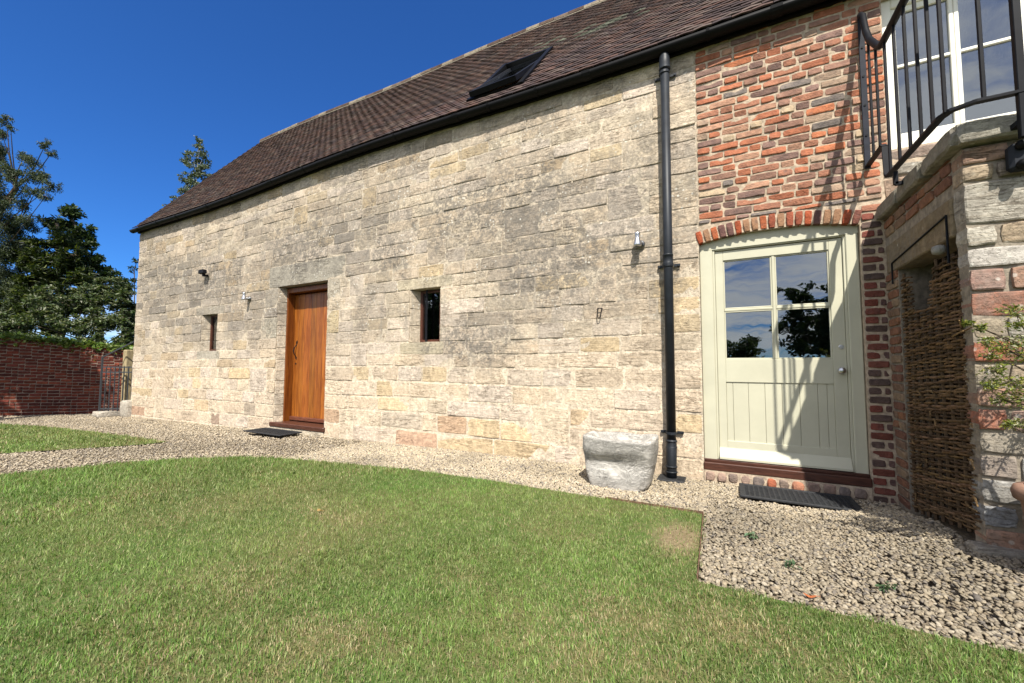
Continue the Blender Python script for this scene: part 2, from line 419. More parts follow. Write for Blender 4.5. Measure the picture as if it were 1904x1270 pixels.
def leaf_mat(name, rough=.5, trans=.3, spec=.35):
    m, t = new_mat(name)
    c = piece_col(t)
    p = nd(t, 'ShaderNodeBsdfPrincipled', {'Base Color': c, 'Roughness': rough, 'Specular IOR Level': spec})
    tr = nd(t, 'ShaderNodeBsdfTranslucent', {'Color': mixc(t, 1.0, c, (1.2, 1.25, .6), 'MULTIPLY')})
    mx = nd(t, 'ShaderNodeMixShader', {0: trans, 1: p.outputs[0], 2: tr.outputs[0]})
    nd(t, 'ShaderNodeOutputMaterial', {'Surface': mx.outputs[0]})
    return m
LEAF = leaf_mat('leaf'); GRASS = leaf_mat('grass_blade', .55, .25, .25)
def gravel_mat():
    m, t = new_mat('gravel_chip')
    pos = nd(t, 'ShaderNodeNewGeometry').outputs['Position']
    n = noise_(t, pos, 90, 3, .6)
    c = mixc(t, .6, piece_col(t), mixc(t, mapr(t, n, .3, .7), (.7, .68, .64), (1.2, 1.18, 1.14)), 'MULTIPLY')
    finish(t, c, .88, n, .4, .006, .2)
    return m
GRAVEL = gravel_mat()
def glass_mat(name, refl):
    m, t = new_mat(name)
    fr = nd(t, 'ShaderNodeFresnel', {'IOR': 1.5}).outputs[0]
    k = math_(t, 'ADD', math_(t, 'MULTIPLY', fr, .9), refl, clamp=True)
    pos = nd(t, 'ShaderNodeNewGeometry').outputs['Position']
    bmp = nd(t, 'ShaderNodeBump', {'Height': noise_(t, pos, 3.2, 2), 'Strength': .06, 'Distance': .02}).outputs[0]
    g = nd(t, 'ShaderNodeBsdfGlossy', {'Color': (.93, .97, 1, 1), 'Roughness': 0.0, 'Normal': bmp})
    tr = nd(t, 'ShaderNodeBsdfTransparent', {'Color': (.55, .58, .56, 1)})
    nd(t, 'ShaderNodeOutputMaterial', {'Surface': nd(t, 'ShaderNodeMixShader', {0: k, 1: tr.outputs[0], 2: g.outputs[0]}).outputs[0]})
    return m
GLASS = glass_mat('window_glass', .13)
def ground_mat(name, c1, c2, c3, s=1.2, fs=40, worn=None):
    m, t = new_mat(name)
    pos = nd(t, 'ShaderNodeNewGeometry').outputs['Position']
    n = noise_(t, pos, s, 4, .6); f = noise_(t, pos, fs, 4, .7)
    c = mixc(t, mapr(t, n, .35, .65), c1, c2); c = mixc(t, mapr(t, f, .45, .7), c, c3)
    if worn:       # trodden bare earth with a ragged outline
        dv = nd(t, 'ShaderNodeVectorMath', {0: nd(t, 'ShaderNodeVectorMath', {0: pos, 1: (*worn[:2], 0)}, operation='SUBTRACT').outputs[0], 1: (1 / worn[2], 1 / worn[3], 0)}, operation='MULTIPLY').outputs[0]
        ln_ = nd(t, 'ShaderNodeVectorMath', {0: dv}, operation='LENGTH').outputs['Value']
        w_ = mapr(t, math_(t, 'ADD', ln_, math_(t, 'MULTIPLY', math_(t, 'SUBTRACT', noise_(t, pos, 14, 4, .7), .5), 1.6)), 1.3, .5)
        c = mixc(t, math_(t, 'MULTIPLY', w_, .85), c, mixc(t, mapr(t, f, .4, .65), (.25, .185, .115), (.17, .125, .075)))
    finish(t, c, .95, f, .8, .02, .1)
    return m
LAWNBASE = ground_mat('lawn_turf', (.07, .115, .028), (.12, .125, .045), (.14, .12, .06), worn=(-.30, -1.53, .15, .30))
BEDBASE = ground_mat('gravel_bed', (.17, .14, .10), (.22, .18, .13), (.09, .075, .055))
FIELD = ground_mat('field', (.05, .08, .02), (.07, .09, .03), (.04, .05, .015), .2)
# ---------------------------------------------------------------- the setting: ground, lawns, gravel bed
def sheet(name, poly, dz, mat, step=.25, label=None):
    """polygonal sheet draped on the ground"""
    xs = [p[0] for p in poly]; ys = [p[1] for p in poly]
    bm = bmesh.new()
    vs_ = [bm.verts.new((x, y, 0)) for x, y in poly]
    bm.faces.new(vs_)
    for ax, lo, hi in ((0, min(xs), max(xs)), (1, min(ys), max(ys))):
        k = lo + step
        while k < hi:
            co = Vector((k, 0, 0)) if ax == 0 else Vector((0, k, 0)); no = Vector((1, 0, 0)) if ax == 0 else Vector((0, 1, 0))
            bmesh.ops.bisect_plane(bm, geom=bm.verts[:] + bm.edges[:] + bm.faces[:], plane_co=co, plane_no=no)
            k += step
    for v in bm.verts: v.co.z = gz(v.co.x, v.co.y) + dz
    bmesh.ops.recalc_face_normals(bm, faces=bm.faces[:])
    if bm.faces[:] and bm.faces[0].normal.z < 0: bmesh.ops.reverse_faces(bm, faces=bm.faces[:])
    bm.verts.index_update()
    V = [v.co.copy() for v in bm.verts]; F = [tuple(v.index for v in f.verts) for f in bm.faces]; bm.free()
    return mobj(name, V, F, mat, None, (0, 0, 0), True)
g = MB(); g.add([(-900, -900, -.40), (900, -900, -.40), (900, 900, -.40), (-900, 900, -.40)], [(0, 1, 2, 3)])
tag(g.build('ground', FIELD, None, (0, 0, -.40)), 'open grassy ground running out behind the garden', kind='structure')
BED = [(-17, 1.2), (-17, -9.5), (6, -9.5), (6, .4), (-12.4, .4), (-12.4, 1.2)]
tag(sheet('gravel_bed', BED, -.012, BEDBASE, .4), 'sandy bed under the gravel path', kind='structure')
LAWN = [(-.19, -1.0), (-.165, -2.02), (.93, -2.02), (4.5, -2.02), (4.5, -9), (-11.6, -9), (-8.3, -5.1), (-6.49, -3.02), (-6.23, -2.51), (-6.05, -2.2), (-5.67, -1.8), (-5.1, -1.43), (-4.6, -1.3), (-4.0, -1.2), (-2.9, -1.05), (-2.0, -1.0)]
LAWN2 = [(-13.2, -1.82), (-11.7, -1.53), (-9.2, -1.38), (-7.8, -1.32), (-7.26, -1.32), (-7.3, -1.55), (-7.55, -1.88), (-8.26, -2.7), (-10.2, -5.0), (-13.4, -9), (-16.8, -9), (-16.8, -2.6)]
tag(sheet('lawn', LAWN, .012, LAWNBASE, .3), 'mown lawn in front of the old barn', kind='structure')
tag(sheet('lawn', LAWN2, .012, LAWNBASE, .3), 'narrow wedge of lawn across the gravel path', kind='structure')

# ---------------------------------------------------------------- the barn
barn = empty('barn', (-4.6, 2.8, 0), 'long old barn of weathered stone and brick under a steep brown tiled roof', 'barn')
XL, XJ, XR = -12.38, -.23, 3.2          # left end, joint between stone and brick, right end (outside the picture)
O1 = (-6.88, -5.60, .0, 2.43); O2 = (-9.37, -8.79, 1.385, 2.105); O3 = (-3.88, -3.36, 1.385, 2.105)
def wz(o):
    w = warp((o[0] + o[1]) / 2); return (o[0], o[1], o[2] + w, o[3] + w)
def wall_sheet(mb, x0, x1, z0, z1, ops, yf, yb, g=0.0):
    ops = [(a - g, b + g, c - g, d + g) for a, b, c, d in ops]
    xs = sorted({x0, x1, *[o[0] for o in ops], *[o[1] for o in ops]}); zs = sorted({z0, z1, *[o[2] for o in ops], *[o[3] for o in ops]})
    xs = [x for x in xs if x0 <= x <= x1]; zs = [z for z in zs if z0 <= z <= z1]
    for a, b in zip(xs, xs[1:]):
        for c, d in zip(zs, zs[1:]):
            mx, mz = (a + b) / 2, (c + d) / 2
            if any(o[0] < mx < o[1] and o[2] < mz < o[3] for o in ops): continue
            mb.add([(a, yf, c), (b, yf, c), (b, yf, d), (a, yf, d)], [(0, 1, 2, 3)])
            mb.add([(a, yb, c), (b, yb, c), (b, yb, d), (a, yb, d)], [(3, 2, 1, 0)])
    for a, b, c, d in ops:
        c2 = max(c, z0)
        mb.add([(a, yf, c2), (a, yb, c2), (a, yb, d), (a, yf, d)], [(0, 1, 2, 3)])
        mb.add([(b, yf, c2), (b, yb, c2), (b, yb, d), (b, yf, d)], [(3, 2, 1, 0)])
        mb.add([(a, yf, d), (b, yf, d), (b, yb, d), (a, yb, d)], [(3, 2, 1, 0)])
        if c > z0: mb.add([(a, yf, c), (b, yf, c), (b, yb, c), (a, yb, c)], [(0, 1, 2, 3)])
EAVE_Y, EAVE_Z, RIDGE_Y, RIDGE_Z = -.10, 4.27, 2.81, 7.90
def eave_off(x): return .085 * math.exp(-((x + 3.8) / 4.2) ** 2) + .02 * math.sin(x * .9)
def ridge_off(x): return -.13 * min(1, max(0, (x + 12) / 10)) + .015 * math.sin(x * 1.1)
mb = MB()
wall_sheet(mb, XL + .015, XJ, -.4, 4.33, [wz(O1), wz(O2), wz(O3)], .0045, .42, .012)
# gable end, back wall
zr = RIDGE_Z - .12
mb.add([(XL + .015, .013, -.4), (XL + .015, 5.6, -.4), (XL + .015, 5.6, 4.3), (XL + .015, 2.8, zr), (XL + .015, .013, 4.3)], [(0, 4, 3, 2, 1)])
mb.add([(XR, .013, -.4), (XR, 5.6, -.4), (XR, 5.6, 4.3), (XR, 2.8, zr), (XR, .013, 4.3)], [(0, 1, 2, 3, 4)])
mb.add([(XL, 5.6, -.4), (XR, 5.6, -.4), (XR, 5.6, 4.4), (XL, 5.6, 4.4)], [(3, 2, 1, 0)])
stone_wall = mb.build('stone_wall', STONE_MORTAR, barn, (-6.3, .013, -.4), color=(.56, .49, .39))

def grey_field(x, z):
    """how far the grey weathering has spread over this stretch of wall, 0..1"""
    n = noise.noise((x * .55 + 4, z * .8, 1.7)) * 1.25 + noise.noise((x * 1.5, z * 2.0, 7.1)) * .7
    up = min(1, max(0, (z - .75) / 1.1)); right = min(1, max(0, (-.9 - x) / 1.6))
    top = 1 - .45 * min(1, max(0, (z - 3.3) / .5))
    return max(0, min(1, (.54 + n) * up * (.25 + .75 * right) * top))
def pick(z, x, r):
    """albedo of one stone: warm at the foot, greyer up the wall"""
    cream = [(.56, .475, .375), (.545, .47, .385), (.57, .49, .38), (.53, .445, .345), (.555, .485, .41), (.55, .46, .35)]
    ochre = [(.53, .425, .28), (.55, .45, .305), (.50, .395, .27)]
    grey = [(.31, .278, .24), (.25, .225, .195), (.36, .325, .28), (.29, .26, .225), (.22, .198, .172)]
    pink = [(.45, .29, .20), (.44, .31, .225), (.46, .335, .235), (.42, .265, .185)]
    if z < .2 and x > -5.2: p = [(pink, .6), (cream, .3), (ochre, .1)]
    elif z < .45: p = [(pink, .12), (cream, .76), (ochre, .12)]
    elif z < 1.2: p = [(cream, .84), (ochre, .16)]
    else: p = [(cream, .86), (ochre, .14)]
    if x > -1.6 and z < 2.4: p = [(cream, .78), (ochre, .22)] if z > .45 else [(cream, .55), (ochre, .2), (pink, .25)]
    q = r.random() * sum(b for _, b in p); pal = p[-1][0]
    for a, b in p:
        if q < b: pal = a; break
        q -= b
    c = r.choice(pal); g_ = r.choice(grey); f = grey_field(x, z)
    f = max(0, min(.95, f * .7 + r.gauss(0, .18) * (.3 + f))) if z > .5 else (.5 if r.random() < .05 else 0)
    k = r.uniform(.90, 1.08)
    return tuple(min(.60, (u * (1 - f) + v * f) * k) for u, v in zip(c, g_))
lines = [-.26, -.03, .19, .42, .62, .84, 1.05, 1.215, 1.385, 1.57, 1.74, 1.93, 2.105, 2.265, 2.43, 2.61, 2.80, 2.97, 3.13, 3.30, 3.45, 3.61, 3.76, 3.91, 4.06, 4.24, 4.36]
r = random.Random(11)
stones = []     # x0, x1, z0, z1, deep
blocks = [(*O1[:2], -1, O1[3]), (*O2[:2], O2[2], O2[3]), (*O3[:2], O3[2], O3[3])]
stones.append((-7.14, -5.20, 2.43, 2.80, .34, (.36, .34, .29)))            # the long lintel
stones += [(-4.12, -3.16, 2.105, 2.265, .34, (.46, .41, .31)), (-9.6, -8.55, 2.105, 2.265, .34, (.34, .31, .26))]
stones += [(-4.05, -3.3, 1.215, 1.385, .34, (.47, .42, .315)), (-9.5, -8.66, 1.215, 1.385, .34, (.43, .40, .34))]
stones += [(-5.60, -5.30, 2.105, 2.43, .05, (.44, .40, .33)), (-7.25, -6.88, 2.105, 2.43, .05, (.40, .36, .30)), (-7.35, -6.88, 1.57, 1.93, .05, (.42, .39, .32)), (-5.6, -5.32, 1.57, 1.93, .05, (.50, .42, .28))]
for _ in range(34):                                                         # jumpers: stones two courses high
    i = r.randrange(1, len(lines) - 4); x = r.uniform(-12, -.9); w = r.uniform(.28, .5)
    cand = (x, x + w, lines[i], lines[i + 2])
    if x + w > XJ - .05: continue
    if any(not (cand[1] < s[0] - .12 or cand[0] > s[1] + .12 or cand[3] <= s[2] + .001 or cand[2] >= s[3] - .001) for s in stones + [(*b, 0) for b in blocks]): continue
    stones.append((*cand, .12, pick((cand[2] + cand[3]) / 2, x, r)))
fixed = list(stones)
for z0, z1 in zip(lines, lines[1:]):
    mid = (z0 + z1) / 2
    occ = sorted([(s[0], s[1]) for s in fixed if s[2] < mid < s[3]] + [(b[0], b[1]) for b in blocks if b[2] < mid < b[3]])
    gaps = []; x = XL
    for a, b in occ + [(XJ, XJ)]:
        if a - x > .02: gaps.append((x, a))
        x = max(x, b)
    for a, b in gaps:
        L = b - a; ws = []
        while sum(ws) < L:
            ws.append(max(.13, r.lognormvariate(math.log(.48), .38)) * (1.12 if z0 < .6 else .98))
            ws[-1] = min(ws[-1], .85)
        k = L / sum(ws); 
        if len(ws) > 1 and k < .8: ws.pop(); k = L / sum(ws)
        x = a
        for w in ws:
            w *= k
            touch = any((abs(x - o[1]) < .02 or abs(x + w - o[0]) < .02) and o[2] < mid < o[3] for o in blocks) or \
                    any(x < o[1] and x + w > o[0] and (abs(z0 - o[3]) < .02 or abs(z1 - o[2]) < .02) for o in blocks)
            stones.append((x, x + w, z0, z1, (.13 if x < -8 or x > -5 or z0 > 2.4 else .05) if False else (.34 if abs(z0 - 2.105) < .01 or abs(z1 - 1.385) < .01 else .05) if touch else .12, pick(mid, x + w / 2, r)))
            x += w
def screen(x, y, z):
    d = Vector((x, y, z)) - CAM; k = d.dot(CF)
    return 952 + FPX * d.dot(CR) / k, 635 - FPX * d.dot(CU) / k, k
def sarea(s):
    px, py, k = screen((s[0] + s[1]) / 2, 0, (s[2] + s[3]) / 2)
    if not (-30 < px < 1930 and -30 < py < 1290): return 0
    dx = abs(screen(s[0], 0, s[2])[0] - screen(s[1], 0, s[2])[0]); return dx * (s[3] - s[2]) * FPX / k
stones.sort(key=sarea, reverse=True)
rest_v, rest_f, rest_c, rest_k = [], [], [], []
def tris(F):
    out = []
    for f in F:
        for i in range(1, len(f) - 1): out.append((f[0], f[i], f[i + 1]))
    return out
for i, (x0, x1, z0, z1, d, c) in enumerate(stones):
    cx, cz = (x0 + x1) / 2, (z0 + z1) / 2
    j = r.uniform(.005, .010) if cz < 1.2 else r.uniform(.002, .006)
    big = (x1 - x0) > 1.2
    V, F, K = rough_block(x1 - x0 - 2 * j, z1 - z0 - 2 * j, d, i, rough=.007, edge=.009, jit=.0065 if r.random() < .25 else .004, bulge=.001, nx=14 if big else None, dip=(.0, .5))
    proud = r.uniform(-.0025, .0025)
    lean = r.uniform(-.012, .012)
    cz2 = cz + warp(cx) + .012 * math.sin(cx * 1.3 + cz)
    if z0 < 0 or d > .3: cz2 = cz + warp(cx)
    W = [(cx + v[0] * math.cos(lean) - v[2] * lean, proud + v[1], cz2 + v[2] + v[0] * lean) if d < .3 else (cx + v[0], proud * .3 + v[1], cz2 + v[2]) for v in V]
    if i < 300: mobj('stone', W, F, STONE, stone_wall, None, True, c, K=K)
    else:
        b = len(rest_v); rest_v += W; T = tris(F); rest_f += [(p + b, q + b, s + b) for p, q, s in T]; rest_c += [c] * len(W); rest_k += K
o = trimesh('small_stones', np.array(rest_v), np.array(rest_f), np.array(rest_c), STONE, stone_wall, (-6.3, 0, -.3), True, K=rest_k); o['kind'] = 'stuff'

# splayed reveal blocks of the openings
rv_r = random.Random(77)
for (o_, back, spl) in ((O1, .40, .06), (O2, .36, .08), (O3, .36, .08)):
    a_, b_, c_, d_ = wz(o_); c_ = max(c_, -.2)
    zs_ = [c_]
    while zs_[-1] < d_ - .3: zs_.append(zs_[-1] + rv_r.uniform(.16, .24))
    zs_.append(d_)
    for zl, zh in zip(zs_, zs_[1:]):
        for sd in (-1, 1):
            ed = a_ if sd < 0 else b_; q = rv_r.uniform(-.004, .004)
            pl = [(ed + sd * .10, .03), (ed + sd * .002, .010 + q), (ed - sd * .008, .016 + q), (ed - sd * spl, .125), (ed - sd * spl, back), (ed + sd * .10, back)]
            n_ = len(pl); V = [(x, y, zl + .004) for x, y in pl] + [(x, y, zh - .004) for x, y in pl]
            F = [tuple(range(n_))[::sd], tuple(range(2 * n_ - 1, n_ - 1, -1))[::sd]] + [((i, (i + 1) % n_, n_ + (i + 1) % n_, n_ + i)[::-sd]) for i in range(n_)]
            cc = rv_r.choice([(.50, .435, .345), (.46, .405, .325), (.43, .385, .315), (.52, .45, .35)])
            mobj('reveal_stone', V, F, STONE, stone_wall, None, False, cc)

# brick part of the front
FD = (1.19, 2.66, 2.83, 4.14)          # opening of the upper glazed doors
AX0, AX1 = -.235, .985
AC = ((AX0 + AX1) / 2, 2.307 - 2.69); AR = 2.69
mb = MB()
wall_sheet(mb, XJ, XR, -.4, 4.33, [(AX0 - .02, AX1, -.5, 2.31), FD], .007, .3, 0.0)
n = 24; ring = []
for k in range(n + 1):
    a = math.asin((AX0 - AC[0]) / AR) + (math.asin((AX1 - AC[0]) / AR) - math.asin((AX0 - AC[0]) / AR)) * k / n
    ring.append((AC[0] + (AR + .012) * math.sin(a), AC[1] + (AR + .012) * math.cos(a)))
outer = [(AC[0] + (x - AC[0]) * (AR + .16) / (AR + .012), AC[1] + (z - AC[1]) * (AR + .16) / (AR + .012)) for x, z in ring]
for k in range(n):
    mb.prism([ring[k], ring[k + 1], outer[k + 1], outer[k]], .0085, .1)
brick_wall = mb.build('brick_wall', MORTAR_GREY, barn, (.5, .013, -.4))
def brickcol(r):
    pal = [((.33, .125, .07), 3.4), ((.30, .14, .09), 3.2), ((.235, .135, .10), 2.8), ((.19, .12, .10), 2.6), ((.30, .215, .155), 1.4), ((.38, .14, .07), .8), ((.35, .20, .135), 2.0), ((.40, .31, .21), .6), ((.165, .14, .125), .8)]
    q = r.random() * sum(b for _, b in pal)
    for c, b in pal:
        if q < b: break
        q -= b
    k = r.uniform(.85, 1.15); return tuple(v * k for v in c)
def variants(w, h, d, n, mat, seed, **kw):
    out = []
    for i in range(n):
        V, F, K = rough_block(w, h, d, seed + i, **kw)
        me = bpy.data.meshes.new('brick'); me.from_pydata(V, [], F); me.update(); white(me)
        me.polygons.foreach_set('use_smooth', [True] * len(me.polygons)); me.materials.append(mat); set_sharp(me, K); out.append(me)
    return out
kw = dict(rough=.007, edge=.006, nx=4, nz=2, jit=.0038, bulge=.001, dip=(.2, .9))
BR_S = variants(.215, .058, .09, 9, BRICK, 1000, **kw); BR_H = variants(.105, .058, .09, 7, BRICK, 1100, **{**kw, 'nx': 2})
def put_brick(parent, x0, x1, z0, z1, y, r, color=None, rotz=0.0, name='brick', pos=None, pool=None, roty=0.0):
    w, h = x1 - x0, z1 - z0
    st = w > .15; me = r.choice(pool or (BR_S if st else BR_H)); bw = .215 if st else .105
    o = bpy.data.objects.new(name, me)
    o.color = (*(color or brickcol(r)), 1)
    place(o, parent, pos or ((x0 + x1) / 2, y + r.uniform(-.004, .004), (z0 + z1) / 2))
    o.scale = (w / bw, 1, h / .058)
    o.rotation_euler = (0, r.uniform(-.012, .012) + roty, rotz)
    return o
r = random.Random(5)
CH = .0715
z = -.02; row = 0
def archz(x): return AC[1] + math.sqrt(max(0, (AR + .145) ** 2 - (x - AC[0]) ** 2))
while z < 4.30:
    z1 = z + CH; mid = z + CH / 2
    segs = []; za = archz(AC[0]) - .012
    if z < za < z1 - .025: z = za
    if mid < 2.24: segs.append((AX1, 1.135))
    elif z < za - .001:
        dx = math.sqrt(max(0, (AR + .145) ** 2 - (z + .01 - AC[1]) ** 2))
        if AC[0] - dx > XJ + .05: segs.append((XJ, AC[0] - dx))
        lo = max(AX1 - .01, AC[0] + dx) if AC[0] + dx < AX1 + .3 else AC[0] + dx
        segs.append((min(lo, AX1 + .005), 1.135 if mid < 2.36 else 1.9))
    elif mid < FD[2] - .05: segs.append((XJ, 1.14)); 
    else: segs.append((XJ, FD[0]))
    for a, b in segs:
        x = a
        if b - a < .25:
            if row % 2: put_brick(brick_wall, a + .006, b - .006, z + .007, z1 - .007, 0, r, (.16, .06, .045) if r.random() < .6 else (.10, .07, .06))
            else:
                c = a + .1; put_brick(brick_wall, a + .006, c - .008, z + .007, z1 - .007, 0, r, (.18, .06, .045) if r.random() < .6 else (.11, .075, .065)); put_brick(brick_wall, c + .008, b - .004, z + .008, z1 - .008, .004, r, (.13, .08, .07))
        else:
            head = (row % 2 == 0) ^ (r.random() < .15)
            while x < b - .02:
                w = (.112 if head else .226) * r.uniform(.9, 1.1); head = (not head) if r.random() < .68 else head
                e = min(x + w, b)
                if b - e < .06: e = b
                if e - x > .3: e = x + .2
                jj = r.uniform(.0035, .0065)
                put_brick(brick_wall, x + jj, e - jj, z + jj, z1 - jj, 0, r)
                x = e
    z = z1; row += 1
for (x0, x1, z0, z1, c) in [(1.14, 1.62, 2.385, 2.60, (.34, .25, .19)), (1.62, 2.2, 2.385, 2.60, (.33, .28, .22)), (1.14, 1.42, 2.60, 2.715, (.29, .27, .23)), (1.42, 1.95, 2.60, 2.715, (.36, .30, .23)), (1.14, 1.72, 2.715, 2.825, (.30, .235, .20)), (1.72, 2.3, 2.715, 2.825, (.34, .28, .22))]:
    V, F, K = rough_block(x1 - x0 - .012, z1 - z0 - .012, .1, int(x0 * 99 + z0 * 31), rough=.012)
    mobj('stone', [((x0 + x1) / 2 + v[0], v[1] - .004, (z0 + z1) / 2 + v[2]) for v in V], F, STONE_GREY, brick_wall, None, True, c, K=K)
nv = 19
a0, a1 = math.asin((AX0 - .005 - AC[0]) / AR), math.asin((AX1 - AC[0]) / AR)
BR_V = variants(.058, .128, .11, 6, BRICK, 1200, rough=.009, edge=.006, nx=2, nz=2, jit=.004, bulge=.002)
for k in range(nv):
    a = a0 + (a1 - a0) * (k + .5) / nv
    o = bpy.data.objects.new('brick', r.choice(BR_V))
    rc = r.choice([(.34, .085, .04), (.28, .085, .05), (.19, .08, .06), (.36, .11, .05), (.15, .08, .07), (.30, .17, .10)])
    o.color = (*rc, 1)
    place(o, brick_wall, (AC[0] + (AR + .069) * math.sin(a), -.006 + r.uniform(-.004, .003), AC[1] + (AR + .069) * math.cos(a)))
    o.rotation_euler = (0, a, 0); o.scale = (r.uniform(.9, 1.0), 1, r.uniform(.94, 1.03))

# roof: deck, tiles, ridge
SKX0, SKX1, SKS0, SKS1 = -2.98, -2.18, .06, .40        # roof window: X range and share of the slope
def roofp(x, s, h=0.0):
    a = Vector((x, EAVE_Y, EAVE_Z + eave_off(x))); b = Vector((x, RIDGE_Y, RIDGE_Z + ridge_off(x)))
    nrm = Vector((0, -(b.z - a.z), b.y - a.y)).normalized()
    return a.lerp(b, s) + nrm * h
TH = math.atan2(RIDGE_Z - EAVE_Z, RIDGE_Y - EAVE_Y); SL = math.hypot(RIDGE_Z - EAVE_Z, RIDGE_Y - EAVE_Y)
mb = MB(); xs = [XL - .04 + (XR + .3 - XL) * i / 28 for i in range(29)]
xs = sorted(xs + [SKX0, SKX1]); ss = [.0, SKS0, SKS1, 1.0]
for a, b in zip(xs, xs[1:]):
    for c, d in zip(ss, ss[1:]):
        if SKX0 - .001 < a and b < SKX1 + .001 and c == SKS0: continue
        P = [roofp(a, c, -.01), roofp(b, c, -.01), roofp(b, d, -.01), roofp(a, d, -.01)]; Q = [roofp(a, c, -.07), roofp(b, c, -.07), roofp(b, d, -.07), roofp(a, d, -.07)]
        mb.add(P + Q, [(0, 1, 2, 3), (7, 6, 5, 4), (0, 4, 5, 1)])
    pa, pb = roofp(a, 1, -.01), roofp(b, 1, -.01)
    mb.add([pa, pb, (b, 5.8, 4.2), (a, 5.8, 4.2)], [(0, 1, 2, 3)])
pa = [roofp(XL - .04, s, h) for s in (0, 1) for h in (-.07, -.01)]
mb.add(pa, [(0, 1, 3, 2)])
roof = mb.build('roof', plain('roof_deck', (.05, .04, .035), .9, .1), barn, (-4.6, 2.8, 4.2))
r = random.Random(21)
def tilecol(r, x, s):
    c = r.choice([(.060, .036, .031), (.046, .031, .029), (.075, .042, .033), (.040, .029, .028), (.078, .048, .038), (.060, .040, .036), (.085, .062, .052)])
    k = r.uniform(.8, 1.15)
    moss = math.exp(-((x + 1.55) / .45) ** 2 - ((s - .45) / .05) ** 2) + .7 * math.exp(-((x + 2.6) / .3) ** 2 - ((s - .5) / .04) ** 2)
    if r.random() < moss * .8: c = (.105, .112, .085)
    return tuple(v * k for v in c)
TW, TG = .165, .1
rows = int(SL / TG)
tl = []
for j in range(rows):
    s = (j * TG - .02) / SL
    off = (j % 2) * TW / 2
    x = XL - .06 + off
    while x < 2.4:
        sm = s + .05 / SL
        if not (SKX0 - .05 < x + TW / 2 < SKX1 + .05 and SKS0 - .01 < sm < SKS1 + .012):
            tl.append((x, s, j))
        x += TW
tl.sort(key=lambda a: (roofp(a[0], a[1]) - CAM).length if screen(*roofp(a[0] + .1, a[1]))[1] > 2 and screen(*roofp(a[0] + .1, a[1]))[0] < 1900 else 99)
def tile_geo(seed):
    q = random.Random(seed); w, L, h = TW - .004, .19, .013
    cam_ = q.uniform(.002, .006); V = []
    for zz_ in (0, h):
        for y in (0, L):
            for i, x in enumerate((-w / 2, 0, w / 2)):
                V.append((x + q.uniform(-.002, .002), y + (q.uniform(-.005, .004) if y == 0 else 0), zz_ + (cam_ if i == 1 else 0) + (.019 if y == 0 else -.001)))
    F = [(6, 7, 10, 9), (7, 8, 11, 10), (0, 1, 7, 6), (1, 2, 8, 7), (0, 6, 9, 3), (2, 5, 11, 8), (1, 0, 3, 4), (2, 1, 4, 5)]
    return V, F
TG_ = [tile_geo(i) for i in range(8)]; TM = []
for V, F in TG_:
    me = bpy.data.meshes.new('tile'); me.from_pydata(V, [], F); me.update(); white(me); me.materials.append(TILE); TM.append(me)
rv, rf, rc_ = [], [], []
for i, (x, s, j) in enumerate(tl):
    p = roofp(x + TW / 2, s); k = r.randrange(8); c = tilecol(r, x, s); tw = r.uniform(-.03, .03); lift = r.uniform(-.012, .022); up = r.uniform(0, .003)
    slope = math.atan((eave_off(x + .3) - eave_off(x - .3)) / .6 * (1 - s) + (ridge_off(x + .3) - ridge_off(x - .3)) / .6 * s)
    R3 = Matrix.Rotation(-slope, 3, 'Y') @ Matrix.Rotation(TH - lift, 3, 'X') @ Matrix.Rotation(tw, 3, 'Z')
    p = p + Vector((0, -math.sin(TH), math.cos(TH))) * up
    if i < 300:
        o = bpy.data.objects.new('tile', TM[k]); o.color = (*c, 1); place(o, roof, p); o.rotation_euler = R3.to_euler()
    else:
        b = len(rv); rv += [p + R3 @ Vector(v) for v in TG_[k][0]]; rf += [(a + b, d + b, e + b) for a, d, e in tris(TG_[k][1])]; rc_ += [c] * len(TG_[k][0])
o = trimesh('far_tiles', np.array(rv), np.array(rf), np.array(rc_), TILE, roof, (-4.6, 1.3, 4.2)); o['kind'] = 'stuff'
RIDGEM = stone_mat('lichened_ridge_tile', .0)
x = XL - .05; k = 0
while x < 0.4:
    L = .30; n = 7; V = []
    rise = r.uniform(-.006, .006)
    for xx, rr in ((x, .105), (x + L - .012, .105), (x + L - .012, .09), (x, .09)):
        for i in range(n):
            a = math.radians(-8 + 196 * i / (n - 1))
            q = roofp(xx, 1.0)
            V.append((xx, q.y - rr * math.cos(a), q.z - .035 + rise + rr * math.sin(a)))
    F = [(j * n + i, j * n + i + 1, (j + 1) % 4 * n + i + 1, (j + 1) % 4 * n + i) for j in range(4) for i in range(n - 1)]
    mobj('ridge_tile', V, F, RIDGEM, roof, None, False, r.choice([(.13, .10, .08), (.10, .07, .055), (.22, .19, .145), (.08, .055, .045)]))
    x += L; k += 1
q = []
for i in range(45):        # pale mortar bedding under the ridge tiles
    x = XL - .05 + i * .3; q.append(roofp(x, 1.0, 0))
mb = MB(); mb.tube([v + Vector((0, -.075, -.075)) for v in q], .035, 6); mb.build('ridge_mortar', MORTAR, roof, color=(.45, .45, .45))

